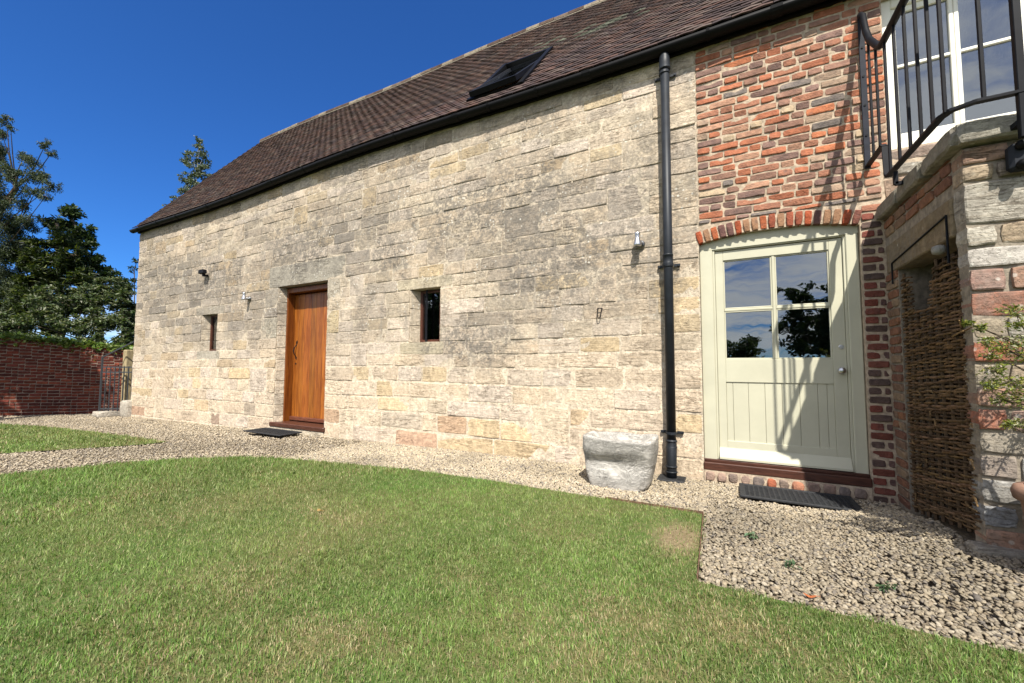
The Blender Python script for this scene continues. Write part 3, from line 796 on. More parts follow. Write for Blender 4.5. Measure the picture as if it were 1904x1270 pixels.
# fascia under the eaves (part of the barn), gutter and downpipe (things of their own)
mb = MB()
xs = [XL - .03 + i * .5 for i in range(32)]
for a, b in zip(xs, xs[1:]):
    za, zb = EAVE_Z + eave_off(a), EAVE_Z + eave_off(b)
    mb.add([(a, -.035, za - .10), (b, -.035, zb - .10), (b, -.035, zb + .05), (a, -.035, za + .05), (a, .012, za - .10), (b, .012, zb - .10)], [(0, 1, 2, 3), (0, 4, 5, 1)])
mb.build('fascia', GUTTER, barn)
GY = -.105
def gcen(x): return Vector((x, GY, EAVE_Z - .045 + eave_off(x)))
gut = empty('gutter', (-4.6, GY, 4.15), 'black half round rain gutter along the barn eaves', 'gutter')
mb = MB(); xs = [XL - .10 + i * .4 for i in range(39)]; n = 9
for x in xs:
    c = gcen(x)
    for rr in (.062, .056):
        for i in range(n):
            a = math.radians(180 + 180 * i / (n - 1)); mb.v.append(c + Vector((0, rr * math.cos(a), rr * math.sin(a))))
for i in range(len(xs) - 1):
    for k in range(n - 1):
        b0, b1 = i * 2 * n, (i + 1) * 2 * n
        mb.f.append((b0 + k, b1 + k, b1 + k + 1, b0 + k + 1)); mb.f.append((b0 + n + k, b0 + n + k + 1, b1 + n + k + 1, b1 + n + k))
    for k in (0, n - 1): mb.f.append((b0 + k, b0 + n + k, b1 + n + k, b1 + k))
mb.f.append(tuple(range(n)))
mb.build('channel', GUTTER, gut, smooth=True)
def half_ring(x, w, rr, mat, name):
    mb = MB()
    for xx in (x - w, x + w):
        c = gcen(xx)
        for i in range(n):
            a = math.radians(178 + 184 * i / (n - 1)); mb.v.append(c + Vector((0, rr * math.cos(a), rr * math.sin(a))))
    mb.f = [(i, n + i, n + i + 1, i + 1) for i in range(n - 1)] + [tuple(range(n))[::-1], tuple(range(n, 2 * n))]
    return mb.build(name, mat, gut)
for x in (-11.2, -9.1, -7.0, -5.1, -3.05, -1.3, .45): half_ring(x, .045, .068, GUTTER, 'union')
for x in (-12.1, -10.3, -8.2, -6.1, -4.1, -2.55, -1.9, -.1): half_ring(x, .013, .069, GUTTER, 'bracket')

PX, PY = -.505, -.085
dp = empty('downpipe', (PX, PY, 0), 'dark grey round downpipe running down the stone wall to a black gully', 'downpipe')
zt = gcen(PX).z - .05
mb = MB(); mb.tube([(PX, PY, .36), (PX + .004, PY, zt)], .043, 16); mb.build('pipe', PIPE, dp, smooth=True)
mb = MB(); mb.lathe([(.046, zt - .17), (.056, zt - .165), (.056, zt - .15), (.051, zt - .148), (.052, zt - .05), (.046, zt - .02), (.04, zt)], (PX + .004, PY, 0), 16); mb.build('outlet', PIPE, dp, smooth=True)
def collar(z):
    mb = MB(); mb.lathe([(.0435, z - .075), (.050, z - .074), (.050, z - .062), (.0475, z - .060), (.0475, z + .035), (.0505, z + .037), (.0505, z + .05), (.0435, z + .052)], (PX, PY, 0), 16)
    return mb.build('collar', PIPE, dp, smooth=True)
def clip(z, rust=False):
    mb = MB(); mb.lathe([(.0445, z - .012), (.052, z - .011), (.052, z + .011), (.0445, z + .012)], (PX, PY, 0), 16)
    for s in (-1, 1):
        mb.cbox(PX + s * .075 - .03, PX + s * .075 + .03, -.022, -.012, z - .014, z + .014, .002)
        mb.lathe([(.009, -.03), (.009, .0)], (PX + s * .09, 0, z), 8, 'Y')
    return mb.build('bracket', PIPE, dp)
collar(2.11); clip(2.06); clip(zt - .2); clip(.43)
mb = MB(); mb.tube([(PX, PY, .37), (PX, PY, .33), (PX, PY - .012, .28), (PX, PY - .03, .2), (PX, PY - .035, .14), (PX, PY - .035, .02)], [.045, .047, .049, .049, .047, .047], 16); mb.build('shoe_bend', PIPE, dp, smooth=True)
for z in (.355, .30): 
    mb = MB(); mb.lathe([(.046, z - .008), (.052, z - .006), (.052, z + .006), (.046, z + .008)], (PX, PY - (.0 if z > .32 else .004), 0), 16); mb.build('ring', PIPE, dp, smooth=True)
for z in (.125, .075):
    mb = MB(); mb.lathe([(.046, z - .008), (.054, z - .006), (.054, z + .006), (.046, z + .008)], (PX, PY - .035, 0), 16); mb.build('ring', PIPE, dp, smooth=True)
mb = MB(); mb.cbox(PX - .12, PX + .12, PY - .15, PY + .06, -.01, .022, .008)
gr = mb.build('gully_grate', RUBBER, dp)
for i in range(5):
    mb = MB(); mb.cbox(PX + .058 + i * .012, PX + .064 + i * .012, PY - .10, PY + .02, .020, .030, .0015); mb.build('slat', RUBBER, gr)

# orange plank door
lf = .26
w1 = warp(-6.27)
mb = MB()
mb.cbox(-6.82, -6.79, .127, lf + .04, .10 + w1, 2.425 + w1, .006); mb.cbox(-5.70, -5.66, .127, lf + .04, .10 + w1, 2.425 + w1, .006); mb.cbox(-6.79, -5.70, .129, lf + .04, 2.34 + w1, 2.424 + w1, .006)
mb.build('door_frame', ORANGE, barn, color=(.62, .55, .5))
mb = MB(); mb.cbox(-6.79, -5.70, lf + .022, lf + .05, .13 + w1, 2.33 + w1, .003)
wd = mb.build('wooden_door', ORANGE, barn, color=(.7, .65, .6)); tag(wd, 'orange varnished vertical plank door')
r = random.Random(3); x = -6.788
ws = [.12, .15, .165, .14, .175, .15, .165]; k = 1.086 / sum(ws)
for w in ws:
    w *= k; mb = MB(); mb.cbox(x + .002, x + w - .002, lf, lf + .024, .14 + w1, 2.325 + w1, .005); q = r.uniform(.82, 1.12)
    mb.build('plank', ORANGE, wd, color=(q, q * r.uniform(.9, 1.05), q * .95)); x += w
mb = MB(); mb.cbox(-6.788, -5.702, lf - .045, lf - .001, .13 + w1, .20 + w1, .012); mb.build('weatherboard', DARKWOOD, wd, color=(1.3, 1.0, .9))
hx, hz = -6.70, 1.42 + w1
mb = MB(); mb.prism([(hx - .012, hz + .03), (hx + .0, hz + .012), (hx + .026, hz + .06), (hx + .012, hz + .10), (hx - .015, hz + .075)], lf - .006, lf - .001)
mb.prism([(hx - .012, hz - .17), (hx + .014, hz - .2), (hx + .002, hz - .25), (hx - .022, hz - .22)], lf - .006, lf - .001)
mb.tube([(hx, lf - .005, hz + .02), (hx - .004, lf - .04, hz - .03), (hx - .012, lf - .05, hz - .09), (hx - .008, lf - .035, hz - .15), (hx - .004, lf - .005, hz - .19)], [.007, .009, .011, .008, .006], 8)
mb.build('handle', IRON, wd, smooth=False)
mb = MB(); mb.lathe([(.016, lf - .006), (.016, lf)], (hx - .008, 0, hz - .31), 12, 'Y'); mb.build('keyhole_plate', IRON, wd)
mb = MB(); mb.cbox(-6.95, -5.56, -.035, lf + .02, .045 + w1, .118 + w1, .012); mb.build('door_sill', DARKWOOD, barn, color=(.75, .65, .6))
mb = MB(); mb.cbox(-7.0, -5.58, -.02, .30, -.2 + w1, .043 + w1, .01); mb.build('threshold_stone', STONE, barn, color=(.5, .45, .36))

# slit windows
def slit(o, label, bar=True):
    a, b, c, d = wz(o); y = .128; a += .075; b -= .075
    mb = MB(); f = .034
    mb.cbox(a, a + f, y, y + .07, c, d, .005); mb.cbox(b - f, b, y, y + .07, c, d, .005); mb.cbox(a + f, b - f, y, y + .068, d - f, d, .005); mb.cbox(a + f, b - f, y - .012, y + .068, c, c + f, .005)
    w = mb.build('slit_window', DARKWOOD, barn, color=(.8, .6, .5)); tag(w, label)
    mb = MB(); mb.cbox(a + f, b - f, y + .03, y + .036, c + f, d - f, .001); mb.build('pane', GLASS, w)
    mb = MB(); mb.bar((a + f + .03, y + .05, c + .12), (a + f + .03, y + .05, d - f), .012, .012, (1, 0, 0)); mb.build('stay', INTERIOR, w)
    if bar:
        mb = MB(); mb.cbox(a + .13, a + .16, y - .045, y - .03, c - .012, d, .002); mb.build('iron_bar', IRON, w)
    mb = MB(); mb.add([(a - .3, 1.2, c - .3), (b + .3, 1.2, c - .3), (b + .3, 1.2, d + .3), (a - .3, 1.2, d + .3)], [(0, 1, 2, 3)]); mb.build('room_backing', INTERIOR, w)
slit(O2, 'narrow slit window near the far end of the stone wall', False)
slit(O3, 'small slit window with iron bar near the orange door')

# cream half glazed door under the brick arch
fy = .05
mb = MB()
mb.cbox(AX0 + .005, -.118, fy, fy + .11, .12, 2.19, .006); mb.cbox(.895, AX1 - .004, fy, fy + .11, .12, 2.19, .006)
arc = [(AC[0] + (AR + .010) * math.sin(a0 + (a1 - a0) * k / 16), AC[1] + (AR + .010) * math.cos(a0 + (a1 - a0) * k / 16)) for k in range(17)]
arc = [(min(max(x, AX0 + .005), AX1 - .004), z) for x, z in arc]
mb.prism([(AX0 + .005, 2.19), (AX1 - .004, 2.19)] + arc[::-1], fy + .002, fy + .108)
mb.cbox(-.118, .895, fy + .012, fy + .10, 2.178, 2.20, .004)
for s, x in ((-1, -.118), (1, .895)): mb.cbox(min(x, x - s * .018), max(x, x - s * .018), fy + .012, fy + .10, .2, 2.178, .003)
mb.build('door_frame', CREAM, barn)
dy = fy + .028
mb = MB(); L0, L1, B, T = -.098, .875, .205, 2.172
gx0, gx1, gz0, gz1 = -.030, .784, 1.135, 2.080
mb.cbox(L0, gx0, dy, dy + .045, B, T, .003); mb.cbox(gx1, L1, dy, dy + .045, B, T, .003)
mb.cbox(gx0, gx1, dy, dy + .045, gz1, T, .003); mb.cbox(gx0, gx1, dy, dy + .045, .92, gz0, .003); mb.cbox(gx0, gx1, dy, dy + .045, B, .375, .003)
gd = mb.build('glazed_door', CREAM, barn); tag(gd, 'cream painted half glazed door with four panes')
xs = [gx0, .025, .15, .28, .41, .54, .67, .735, gx1]
for a, b in zip(xs, xs[1:]):
    mb = MB(); mb.cbox(a + .0008, b - .0008, dy + .009, dy + .035, .372, .923, .0028); mb.build('board', CREAM, gd)
gm, gh = .375, 1.60
for nm, bx in (('glazing_bar', (gm - .012, gm + .012, dy + .004, dy + .04, gz0, gz1)), ('glazing_bar', (gx0, gm - .012, dy + .006, dy + .04, gh - .012, gh + .012)), ('glazing_bar', (gm + .012, gx1, dy + .006, dy + .04, gh - .012, gh + .012))):
    mb = MB(); mb.cbox(*bx, .005); mb.build(nm, CREAM, gd)
for a, b in ((gx0, gm - .012), (gm + .012, gx1)):
    for c, d in ((gz0, gh - .012), (gh + .012, gz1)):
        mb = MB(); e = .012          # beads round each pane
        mb.cbox(a, a + e, dy + .010, dy + .035, c, d, .003); mb.cbox(b - e, b, dy + .010, dy + .035, c, d, .003); mb.cbox(a + e, b - e, dy + .010, dy + .035, c, c + e, .003); mb.cbox(a + e, b - e, dy + .010, dy + .035, d - e, d, .003)
        bead = mb.build('glazing_bead', CREAM, gd)
        mb = MB(); V = [(a + .004, dy + .022, c + .004), (b - .004, dy + .022, c + .004), (b - .004, dy + .022, d - .004), (a + .004, dy + .022, d - .004)]
        V = V + [(x, y + .005, z) for x, y, z in V]
        mb.add(V, [(0, 1, 2, 3), (7, 6, 5, 4), (0, 4, 5, 1), (1, 5, 6, 2), (2, 6, 7, 3), (3, 7, 4, 0)]); mb.build('pane', GLASS, gd)
mb = MB(); mb.prism([(0, 0)] * 3, 0, 0) if False else None
V = [(L0, dy - .005, .31), (L1, dy - .005, .31), (L0, dy - .045, .225), (L1, dy - .045, .225), (L0, dy - .045, .208), (L1, dy - .045, .208), (L0, dy - .001, .208), (L1, dy - .001, .208), (L0, dy - .001, .31), (L1, dy - .001, .31)]
mb.add(V, [(0, 2, 3, 1), (2, 4, 5, 3), (4, 6, 7, 5), (0, 1, 9, 8), (0, 8, 6, 4, 2), (1, 3, 5, 7, 9)]); mb.build('weatherboard', CREAM, gd)
mb = MB(); mb.lathe([(.020, 0), (.022, -.004), (.010, -.010), (.009, -.028), (.026, -.036), (.030, -.048), (.026, -.062), (.012, -.068)], (.832, dy, 1.035), 16, 'Y'); mb.build('door_knob', STEEL, gd, smooth=True)
mb = MB(); mb.lathe([(.019, 0), (.019, -.004), (.016, -.006)], (.842, dy, 1.235), 14, 'Y'); mb.build('lock_plate', STEEL, gd)
mb = MB(); mb.cbox(AX0 + .002, AX1 + .0, -.012, fy + .13, .105, .175, .006); mb.cbox(AX0 + .004, AX1 - .004, fy - .02, fy + .12, .175, .20, .004); mb.build('door_sill', DARKWOOD, barn, color=(.7, .6, .6))
mb = MB(); mb.box(AX0 + .005, AX1 - .005, -.012, .2, -.2, .103)
stp = mb.build('brick_step', MORTAR_GREY, barn)
r = random.Random(17); x = AX0 + .004
BR_E = variants(.098, .09, .05, 5, BRICK, 1300, rough=.016, edge=.012, nx=2, nz=2, jit=.008, bulge=.006)
while x < AX1 - .03:
    w = min(r.uniform(.085, .115), AX1 - .004 - x); o = bpy.data.objects.new('brick', r.choice(BR_E)); o.color = (*r.choice([(.33, .11, .06), (.22, .17, .14), (.28, .20, .16), (.17, .14, .125), (.30, .14, .09)]), 1)
    place(o, stp, (x + w / 2, -.022, .052)); o.scale = ((w - .008) / .098, 1, 1.0); x += w
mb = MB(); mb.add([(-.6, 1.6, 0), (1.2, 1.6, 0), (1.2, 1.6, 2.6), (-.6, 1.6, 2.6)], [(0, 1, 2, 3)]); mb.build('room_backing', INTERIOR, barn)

# tall glazed doors on the upper floor
a, b, c, d = FD; y = .06
mb = MB()
mb.cbox(a, a + .075, y, y + .1, c, d, .006); mb.cbox(b - .075, b, y, y + .1, c, d, .006); mb.cbox(a + .075, b - .075, y, y + .1, d - .08, d, .006); mb.cbox(a + .075, b - .075, y - .03, y + .1, c, c + .055, .006)
fd = mb.build('upper_glazed_door', WHITE, barn); tag(fd, 'tall cream white glazed doors on the upper floor')
m0 = 1.64
for x0, x1 in ((a + .075, m0), (m0 + .002, 2.02), (2.022, b - .075)):
    mb = MB(); s = .028
    mb.cbox(x0, x0 + s, y + .02, y + .065, c + .055, d - .08, .004); mb.cbox(x1 - s, x1, y + .02, y + .065, c + .055, d - .08, .004)
    mb.cbox(x0 + s, x1 - s, y + .02, y + .065, c + .055, c + .15, .004); mb.cbox(x0 + s, x1 - s, y + .02, y + .065, d - .13, d - .08, .004)
    lf_ = mb.build('leaf_frame', WHITE, fd)
    hb = 3.555
    mb = MB(); mb.cbox(x0 + s, x1 - s, y + .022, y + .06, hb - .013, hb + .013, .005); mb.build('glazing_bar', WHITE, fd)
    for z0, z1 in ((c + .15, hb - .013), (hb + .013, d - .13)):
        mb = MB(); V = [(x0 + s - .003, y + .04, z0 - .003), (x1 - s + .003, y + .04, z0 - .003), (x1 - s + .003, y + .04, z1 + .003), (x0 + s - .003, y + .04, z1 + .003)]
        V = V + [(p[0], p[1] + .005, p[2]) for p in V]; mb.add(V, [(0, 1, 2, 3), (7, 6, 5, 4), (0, 4, 5, 1), (1, 5, 6, 2), (2, 6, 7, 3), (3, 7, 4, 0)]); mb.build('pane', GLASS, fd)
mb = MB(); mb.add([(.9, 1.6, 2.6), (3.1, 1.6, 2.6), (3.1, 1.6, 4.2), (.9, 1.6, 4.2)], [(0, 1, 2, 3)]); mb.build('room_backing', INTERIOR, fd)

# centre pivot roof window, its lower edge swung out
def rp(x, s, h=0): return roofp(x, s, h)
def rbar(mb, x0, s0, x1, s1, a, h0, h1):
    """bar lying on the roof between two points of it"""
    p, q = rp(x0, s0, (h0 + h1) / 2), rp(x1, s1, (h0 + h1) / 2)
    nrm = Vector((0, -math.sin(TH), math.cos(TH))); dd = (q - p).normalized(); mb.bar(p, q, a, (h1 - h0) / 2, nrm.cross(dd))
mb = MB()
for x in (SKX0 + .02, SKX1 - .02): rbar(mb, x, SKS0, x, SKS1, .035, -.06, .055)
for s in (SKS0 + .006, SKS1 - .006): rbar(mb, SKX0 - .02, s, SKX1 + .02, s, .03, -.06, .05)
rw = mb.build('roof_window', GUTTER, barn); tag(rw, 'open pivoting roof window with black frame')
mb = MB()
P = [rp(SKX0 + .05, SKS0 + .01, -.05), rp(SKX1 - .05, SKS0 + .01, -.05), rp(SKX1 - .05, SKS1 - .01, -.05), rp(SKX0 + .05, SKS1 - .01, -.05)]
Q = [v + Vector((0, .35, -.12)) for v in P]
mb.add(P + Q, [(0, 1, 5, 4), (1, 2, 6, 5), (2, 3, 7, 6), (3, 0, 4, 7)]); mb.build('lining', PINE, rw)
mid = rp((SKX0 + SKX1) / 2, (SKS0 + SKS1) / 2, .03); ang = TH - math.radians(7); HL = (SKS1 - SKS0) * SL / 2 - .03
su = Vector((0, math.cos(ang), math.sin(ang))); sn = Vector((0, -math.sin(ang), math.cos(ang)))
x0, x1 = SKX0 + .06, SKX1 - .06
def sp(x, k, h=0): return Vector((x, mid.y, mid.z)) + su * k * HL + sn * h
mb = MB()
for x in (x0 + .025, x1 - .025): mb.bar(sp(x, -1), sp(x, 1), .028, .028, (1, 0, 0))
for k in (-1, 1): mb.bar(sp(x0, k * .96), sp(x1, k * .96), .03, .032, su)
sash = mb.build('sash', IRON, rw)
mb = MB(); V = [sp(x0 + .05, -.93), sp(x1 - .05, -.93), sp(x1 - .05, .93), sp(x0 + .05, .93)]; V = V + [v + sn * .006 for v in V]
mb.add(V, [(0, 1, 2, 3), (7, 6, 5, 4), (0, 4, 5, 1), (1, 5, 6, 2), (2, 6, 7, 3), (3, 7, 4, 0)]); mb.build('pane', GLASS, rw)
# ---------------------------------------------------------------- landing block beside the cream door
BX, BY = 1.13, -1.25
land = empty('stone_landing', (1.9, -.6, 0), 'raised brick and stone landing block beside the cream door', 'landing')
mb = MB(); i_ = .012
mb.box(BX + i_, BX + .22, -.24, -.0005, -.2, 1.84); mb.box(BX + i_, BX + .22, BY + i_, -1.135, -.2, 1.84); mb.box(BX + i_, BX + .22, BY + i_, -.0005, 1.842, 2.25)
mb.box(BX + .222, 2.9, BY + i_, BY + .25, -.2, 2.25); mb.box(2.7, 2.9, BY + .252, -.0005, -.2, 2.25); mb.box(BX + .222, 2.698, BY + .252, -.0005, 2.1, 2.25)
wall = mb.build('landing_wall', MORTAR_DARK, land)
mb = MB(); mb.box(BX + .225, BX + .25, -.98, -.035, 0, 2.08); mb.box(BX + .225, 2.6, -.032, -.012, 0, 2.08); mb.build('shade_lining', SOIL_AND_SHADE, land)  # added dark sheets standing in for the shade inside the opening
r = random.Random(31)
def wrap(x0, x1, z0, z1, y0, y1, c, mat, seed, parent=wall):
    """block at the corner: rough front, worn sides"""
    V, F, K = rough_block(x1 - x0 - .010, z1 - z0 - .010, y1 - y0, seed, rough=.009, edge=.009, jit=.006, bulge=.001, dip=(.1, .8))
    return mobj('stone', [((x0 + x1) / 2 + v[0], y0 + v[1], (z0 + z1) / 2 + v[2]) for v in V], F, mat, parent, None, True, c, K=K)
rowz = [2.25, 2.15, 2.055, 1.82, 1.705, 1.59, 1.465, 1.33, 1.21, 1.09, .97, .86, .74, .62, .50, .37, .25, .12, -.05]
cols = [(.30, .20, .15), (.36, .29, .21), (.33, .31, .27), (.40, .38, .33), (.42, .40, .37), (.30, .19, .16), (.34, .15, .10), (.42, .35, .25), (.33, .12, .07), (.38, .33, .25), (.30, .18, .13), (.34, .13, .08), (.30, .27, .22), (.25, .21, .18), (.34, .34, .33), (.28, .30, .33), (.36, .22, .16), (.32, .24, .18)]
for j, (zt_, zb) in enumerate(zip(rowz, rowz[1:])):
    x = BX; k = 0
    while x < 1.8:
        w = r.uniform(.19, .26) if not (k == 0 and j % 2) else r.uniform(.12, .17)
        if j == 2: w = .62
        c = cols[j % len(cols)] if k == 0 else r.choice(cols)
        wrap(x, x + w, zb, zt_, BY - .002 + r.uniform(-.005, .004), BY + (.118 if k == 0 else .06), c, STONE_GREY, 500 + j * 9 + k); x += w; k += 1
# left face: bricks beside the barn wall and over the opening (turned to look towards -X)
BS2 = variants(.215, .058, .06, 6, BRICK, 1500, **kw); BH2 = variants(.105, .058, .06, 5, BRICK, 1600, **{**kw, 'nx': 2})
z = .02; row = 0
while z < 2.24:
    z1 = min(z + .0715, 2.25); segs = [(-.24, -.004)] if z1 < 1.85 else ([(-1.13, -.004)] if z > 2.03 else [])
    for lo, hi in segs:
        y = hi
        while y > lo + .03:
            w = r.choice([.11, .225, .225]) if row % 2 else r.choice([.11, .225]); e = max(y - w, lo)
            if e - lo < .05: e = lo
            ln = y - e - .012; st = ln > .15
            o = bpy.data.objects.new('brick', r.choice(BS2 if st else BH2)); o.color = (*r.choice([(.22, .11, .07), (.20, .13, .09), (.25, .18, .12), (.17, .085, .06), (.24, .12, .07)]), 1)  # brick colours darkened to carry the shade of this face
            place(o, wall, (BX - .001, (y + e) / 2, (z + z1) / 2)); o.rotation_euler = (0, 0, -math.pi / 2); o.scale = (ln / (.215 if st else .105), 1, (z1 - z - .012) / .058)
            y = e
    z = z1; row += 1
# lintel board over the opening
mb = MB(); mb.cbox(BX - .006, BX + .16, -1.128, -.06, 1.80, 2.025, .008); mb.build('lintel', STONE_GREY, land, color=(.22, .175, .115))  # lintel colour lowered too, shade of the side painted in
# coping stones
yy = [0.0, -.42, -.86, -1.30]
for q, (y1, y0) in enumerate(zip(yy, yy[1:])):
    V, F, K = rough_block(y1 - y0 - .008, .125, .42, 700 + q, rough=.012, edge=.014)
    mobj('coping_stone', [(BX - .04 + v[1], -(v[0]) + (y0 + y1) / 2, 2.3135 + v[2]) for v in V], F, STONE_GREY, land, None, True, (.24, .225, .185), K=K)
    mb = MB(); mb.cbox(BX - .028, BX + .40, y0 + .006, y1 - .006, 2.262, 2.371, .01); mb.build('coping_stone', STONE_GREY, land, color=(.27, .25, .20))
x = BX - .034
for q, w in enumerate((.47, .5, .5)):
    V, F, K = rough_block(w - .01, .123, .40, 720 + q, rough=.014, edge=.012)
    mobj('coping_stone', [(x + w / 2 + v[0], BY - .058 + v[1], 2.3125 + v[2]) for v in V], F, STONE_GREY, land, None, True, (.30, .29, .245), K=K); x += w
mb = MB(); mb.cbox(BX + .35, 2.6, BY + .2, -.02, 2.258, 2.366, .01); mb.build('paving_slab', STONE_GREY, land, color=(.33, .31, .27))
mb = MB(); mb.cbox(BX - .06, 2.0, BY - .07, BY + .05, -.1, gz(1.3, -1.3) + .035, .015); mb.build('plinth', STONE_GREY, land, color=(.28, .26, .22))
mb = MB(); yf = -.20
mb.tube([(BX - .012, -.195, 1.70), (BX - .012, -.195, 1.86), (BX - .012, -1.09, 1.935), (BX - .012, -1.09, 1.66)], .006, 6)
tag(mb.build('iron_rod', IRON, None), 'thin black iron rod bent over the lintel above the wicker panel', 'rod')
mb = MB(); mb.lathe([(.01, -.03), (.03, -.02), (.034, 0), (.028, .02), (.01, .026)], (BX - .03, -1.03, 1.755), 10)
tag(mb.build('hanging_pebble', STONE_GREY, None, smooth=True, color=(.3, .3, .28)), 'small round grey pebble hung above the corner of the wicker panel', 'pebble')

# woven willow panel standing in the opening
hurdle = empty('willow_hurdle', (BX - .02, -.75, .1), 'woven brown willow hurdle panel with a torn notch leaning in the opening', 'hurdle')
HX = BX + .012
def hb(y): return .06 + (-y - .3) * .17
ups = [-.34 - .105 * i for i in range(8)]
for y in ups:
    top = 1.44 if -.84 < y < -.44 else 1.73
    mb = MB(); mb.tube([(HX, y * 1.005, hb(y) - .02), (HX + .002, y, .9), (HX, y, top + r.uniform(-.02, .03))], [.011, .011, .009], 6); mb.build('stake', WITHY, hurdle, color=(.8, .8, .8))
nr = 112
for j in range(nr):
    f = (j + .5) / nr
    spans = [(-.305, -1.20 + .07 * f)]
    zt_ = hb(-.7) + f * (1.70 - hb(-.7))
    if zt_ > 1.45:
        dn = .06 * (1.7 - zt_) / .25
        spans = [(-.305, -.44 - dn), (-.83 + dn * 1.3, -1.19 + .07 * f)]
    for ya, yb in spans:
        m = max(3, int((ya - yb) / .035)); pts = []
        a_, b_ = ya + r.uniform(-.02, .015), yb + r.uniform(-.02, .02); ph = r.uniform(-.2, .2); sag_ = r.uniform(-.006, .006); bow = r.uniform(-.012, .012)
        for i in range(m + 1):
            y = a_ + (b_ - a_) * i / m
            zb = hb(y) + f * (1.70 - hb(y)) + .006 * math.sin(y * 7 + j) + bow * math.sin(math.pi * i / m)
            pts.append((HX + .010 * math.sin((y + .34) / .105 * math.pi + math.pi / 2 + (j % 2) * math.pi + ph) - .002, y, zb))
        k = r.uniform(.55, 1.7)
        mb = MB(); mb.tube(pts, r.uniform(.0052, .008), 5, True); mb.build('withy', WITHY, hurdle, color=(k, k * r.uniform(.9, 1.0), k * r.uniform(.75, 1.0)))
for _ in range(26):                                                    # loose ends
    y = r.uniform(-1.2, -.35); zz_ = r.uniform(.15, 1.4); L = r.uniform(.06, .2)
    mb = MB(); mb.tube([(HX - .012, y, zz_), (HX - .03, y - L * .5, zz_ + r.uniform(-.01, .02)), (HX - .035 - r.uniform(0, .02), y - L, zz_ + r.uniform(-.03, .03))], [.006, .005, .003], 4); k = r.uniform(1.2, 2.2); mb.build('withy', WITHY, hurdle, color=(k, k, k * .8))

# railing on the landing
rail = empty('iron_railing', (1.05, -.8, 2.4), 'black iron railing with square balusters round the landing', 'railing')
RX, FY = 1.05, -1.38
hr = [(RX, -.015, 4.03), (RX, -.07, 3.98), (RX, -.13, 3.80), (RX, -.20, 3.68), (RX, -.40, 3.475), (RX, -.46, 3.44), (RX, FY + .06, 3.40), (RX + .06, FY, 3.40), (2.5, FY, 3.40)]
mb = MB()
mb.tube(hr, .024, 10); mb.build('handrail', IRON, rail, smooth=True)
lo = [(RX, -.02, 2.72), (RX, -.385, 2.715), (RX, -.42, 2.69), (RX, -.445, 2.47), (RX, -.47, 2.445), (RX, FY + .09, 2.425), (RX + .02, FY + .03, 2.425), (RX + .10, FY, 2.43), (2.5, FY, 2.44)]
mb = MB()
for p, q in zip(lo, lo[1:]):
    d = (Vector(q) - Vector(p)).normalized()
    side = Vector((1, 0, 0)) if abs(d.x) < .5 else Vector((0, 1, 0))
    mb.bar(Vector(p) - d * .006, Vector(q) + d * .006, .018, .007, side)
mb.build('bottom_rail', IRON, rail)
mb = MB(); mb.cbox(RX - .02, RX + .02, -.02, -.006, 2.70, 4.02, .002); fb = mb.build('wall_bar', IRON, rail, color=(2.4, 2.5, 2.7))
for z in (2.98, 3.24, 3.49, 3.74):
    mb = MB(); mb.lathe([(.009, -.025), (.009, -.019)], (RX, 0, z), 8, 'Y'); mb.build('bolt', IRON, fb)
def interp(path, y):
    for p, q in zip(path, path[1:]):
        if (p[1] - y) * (q[1] - y) <= 0 and abs(p[1] - q[1]) > 1e-6: return p[2] + (q[2] - p[2]) * (y - p[1]) / (q[1] - p[1])
for y in (-.175, -.33, -.52, -.70, -.88, -1.045, -1.20, -1.345):
    mb = MB(); mb.cbox(RX - .008, RX + .008, y - .008, y + .008, interp(lo, y) - .004, interp(hr, y), .002); mb.build('baluster', IRON, rail)
for x in (1.182, 1.43, 1.556, 1.68, 1.80):
    mb = MB(); mb.cbox(x - .008, x + .008, FY - .008, FY + .008, 2.425, 3.40, .002); mb.build('baluster', IRON, rail)
mb = MB(); mb.cbox(1.295, 1.325, FY - .015, FY + .015, 2.20, 3.40, .003); mb.cbox(1.293, 1.327, FY + .015, BY - .045, 2.27, 2.30, .003); mb.build('post', IRON, rail)
mb = MB(); mb.bar((RX, -.60, 2.42), (RX, -.60, 2.33), .012, .012, (1, 0, 0)); mb.bar((RX - .004, -.60, 2.335), (BX - .03, -.60, 2.335), .012, .012, (0, 1, 0)); mb.build('rail_lug', IRON, rail)

# black fitting on the front of the landing
sb = empty('security_light', (1.345, BY - .03, 2.06), 'small black box light fixed on the landing front below the railing', 'light')
mb = MB(); mb.cbox(1.285, 1.41, BY - .07, BY - .012, 2.065, 2.205, .016); mb.build('housing', IRON, sb, color=(2.2, 2.3, 2.2))
for z in (2.185, 2.085):
    mb = MB(); mb.lathe([(.024, 0), (.026, -.012), (.020, -.03), (.008, -.036)], (1.325, BY - .07, z), 12, 'Y'); mb.build('lens', GUTTER, sb, smooth=True)

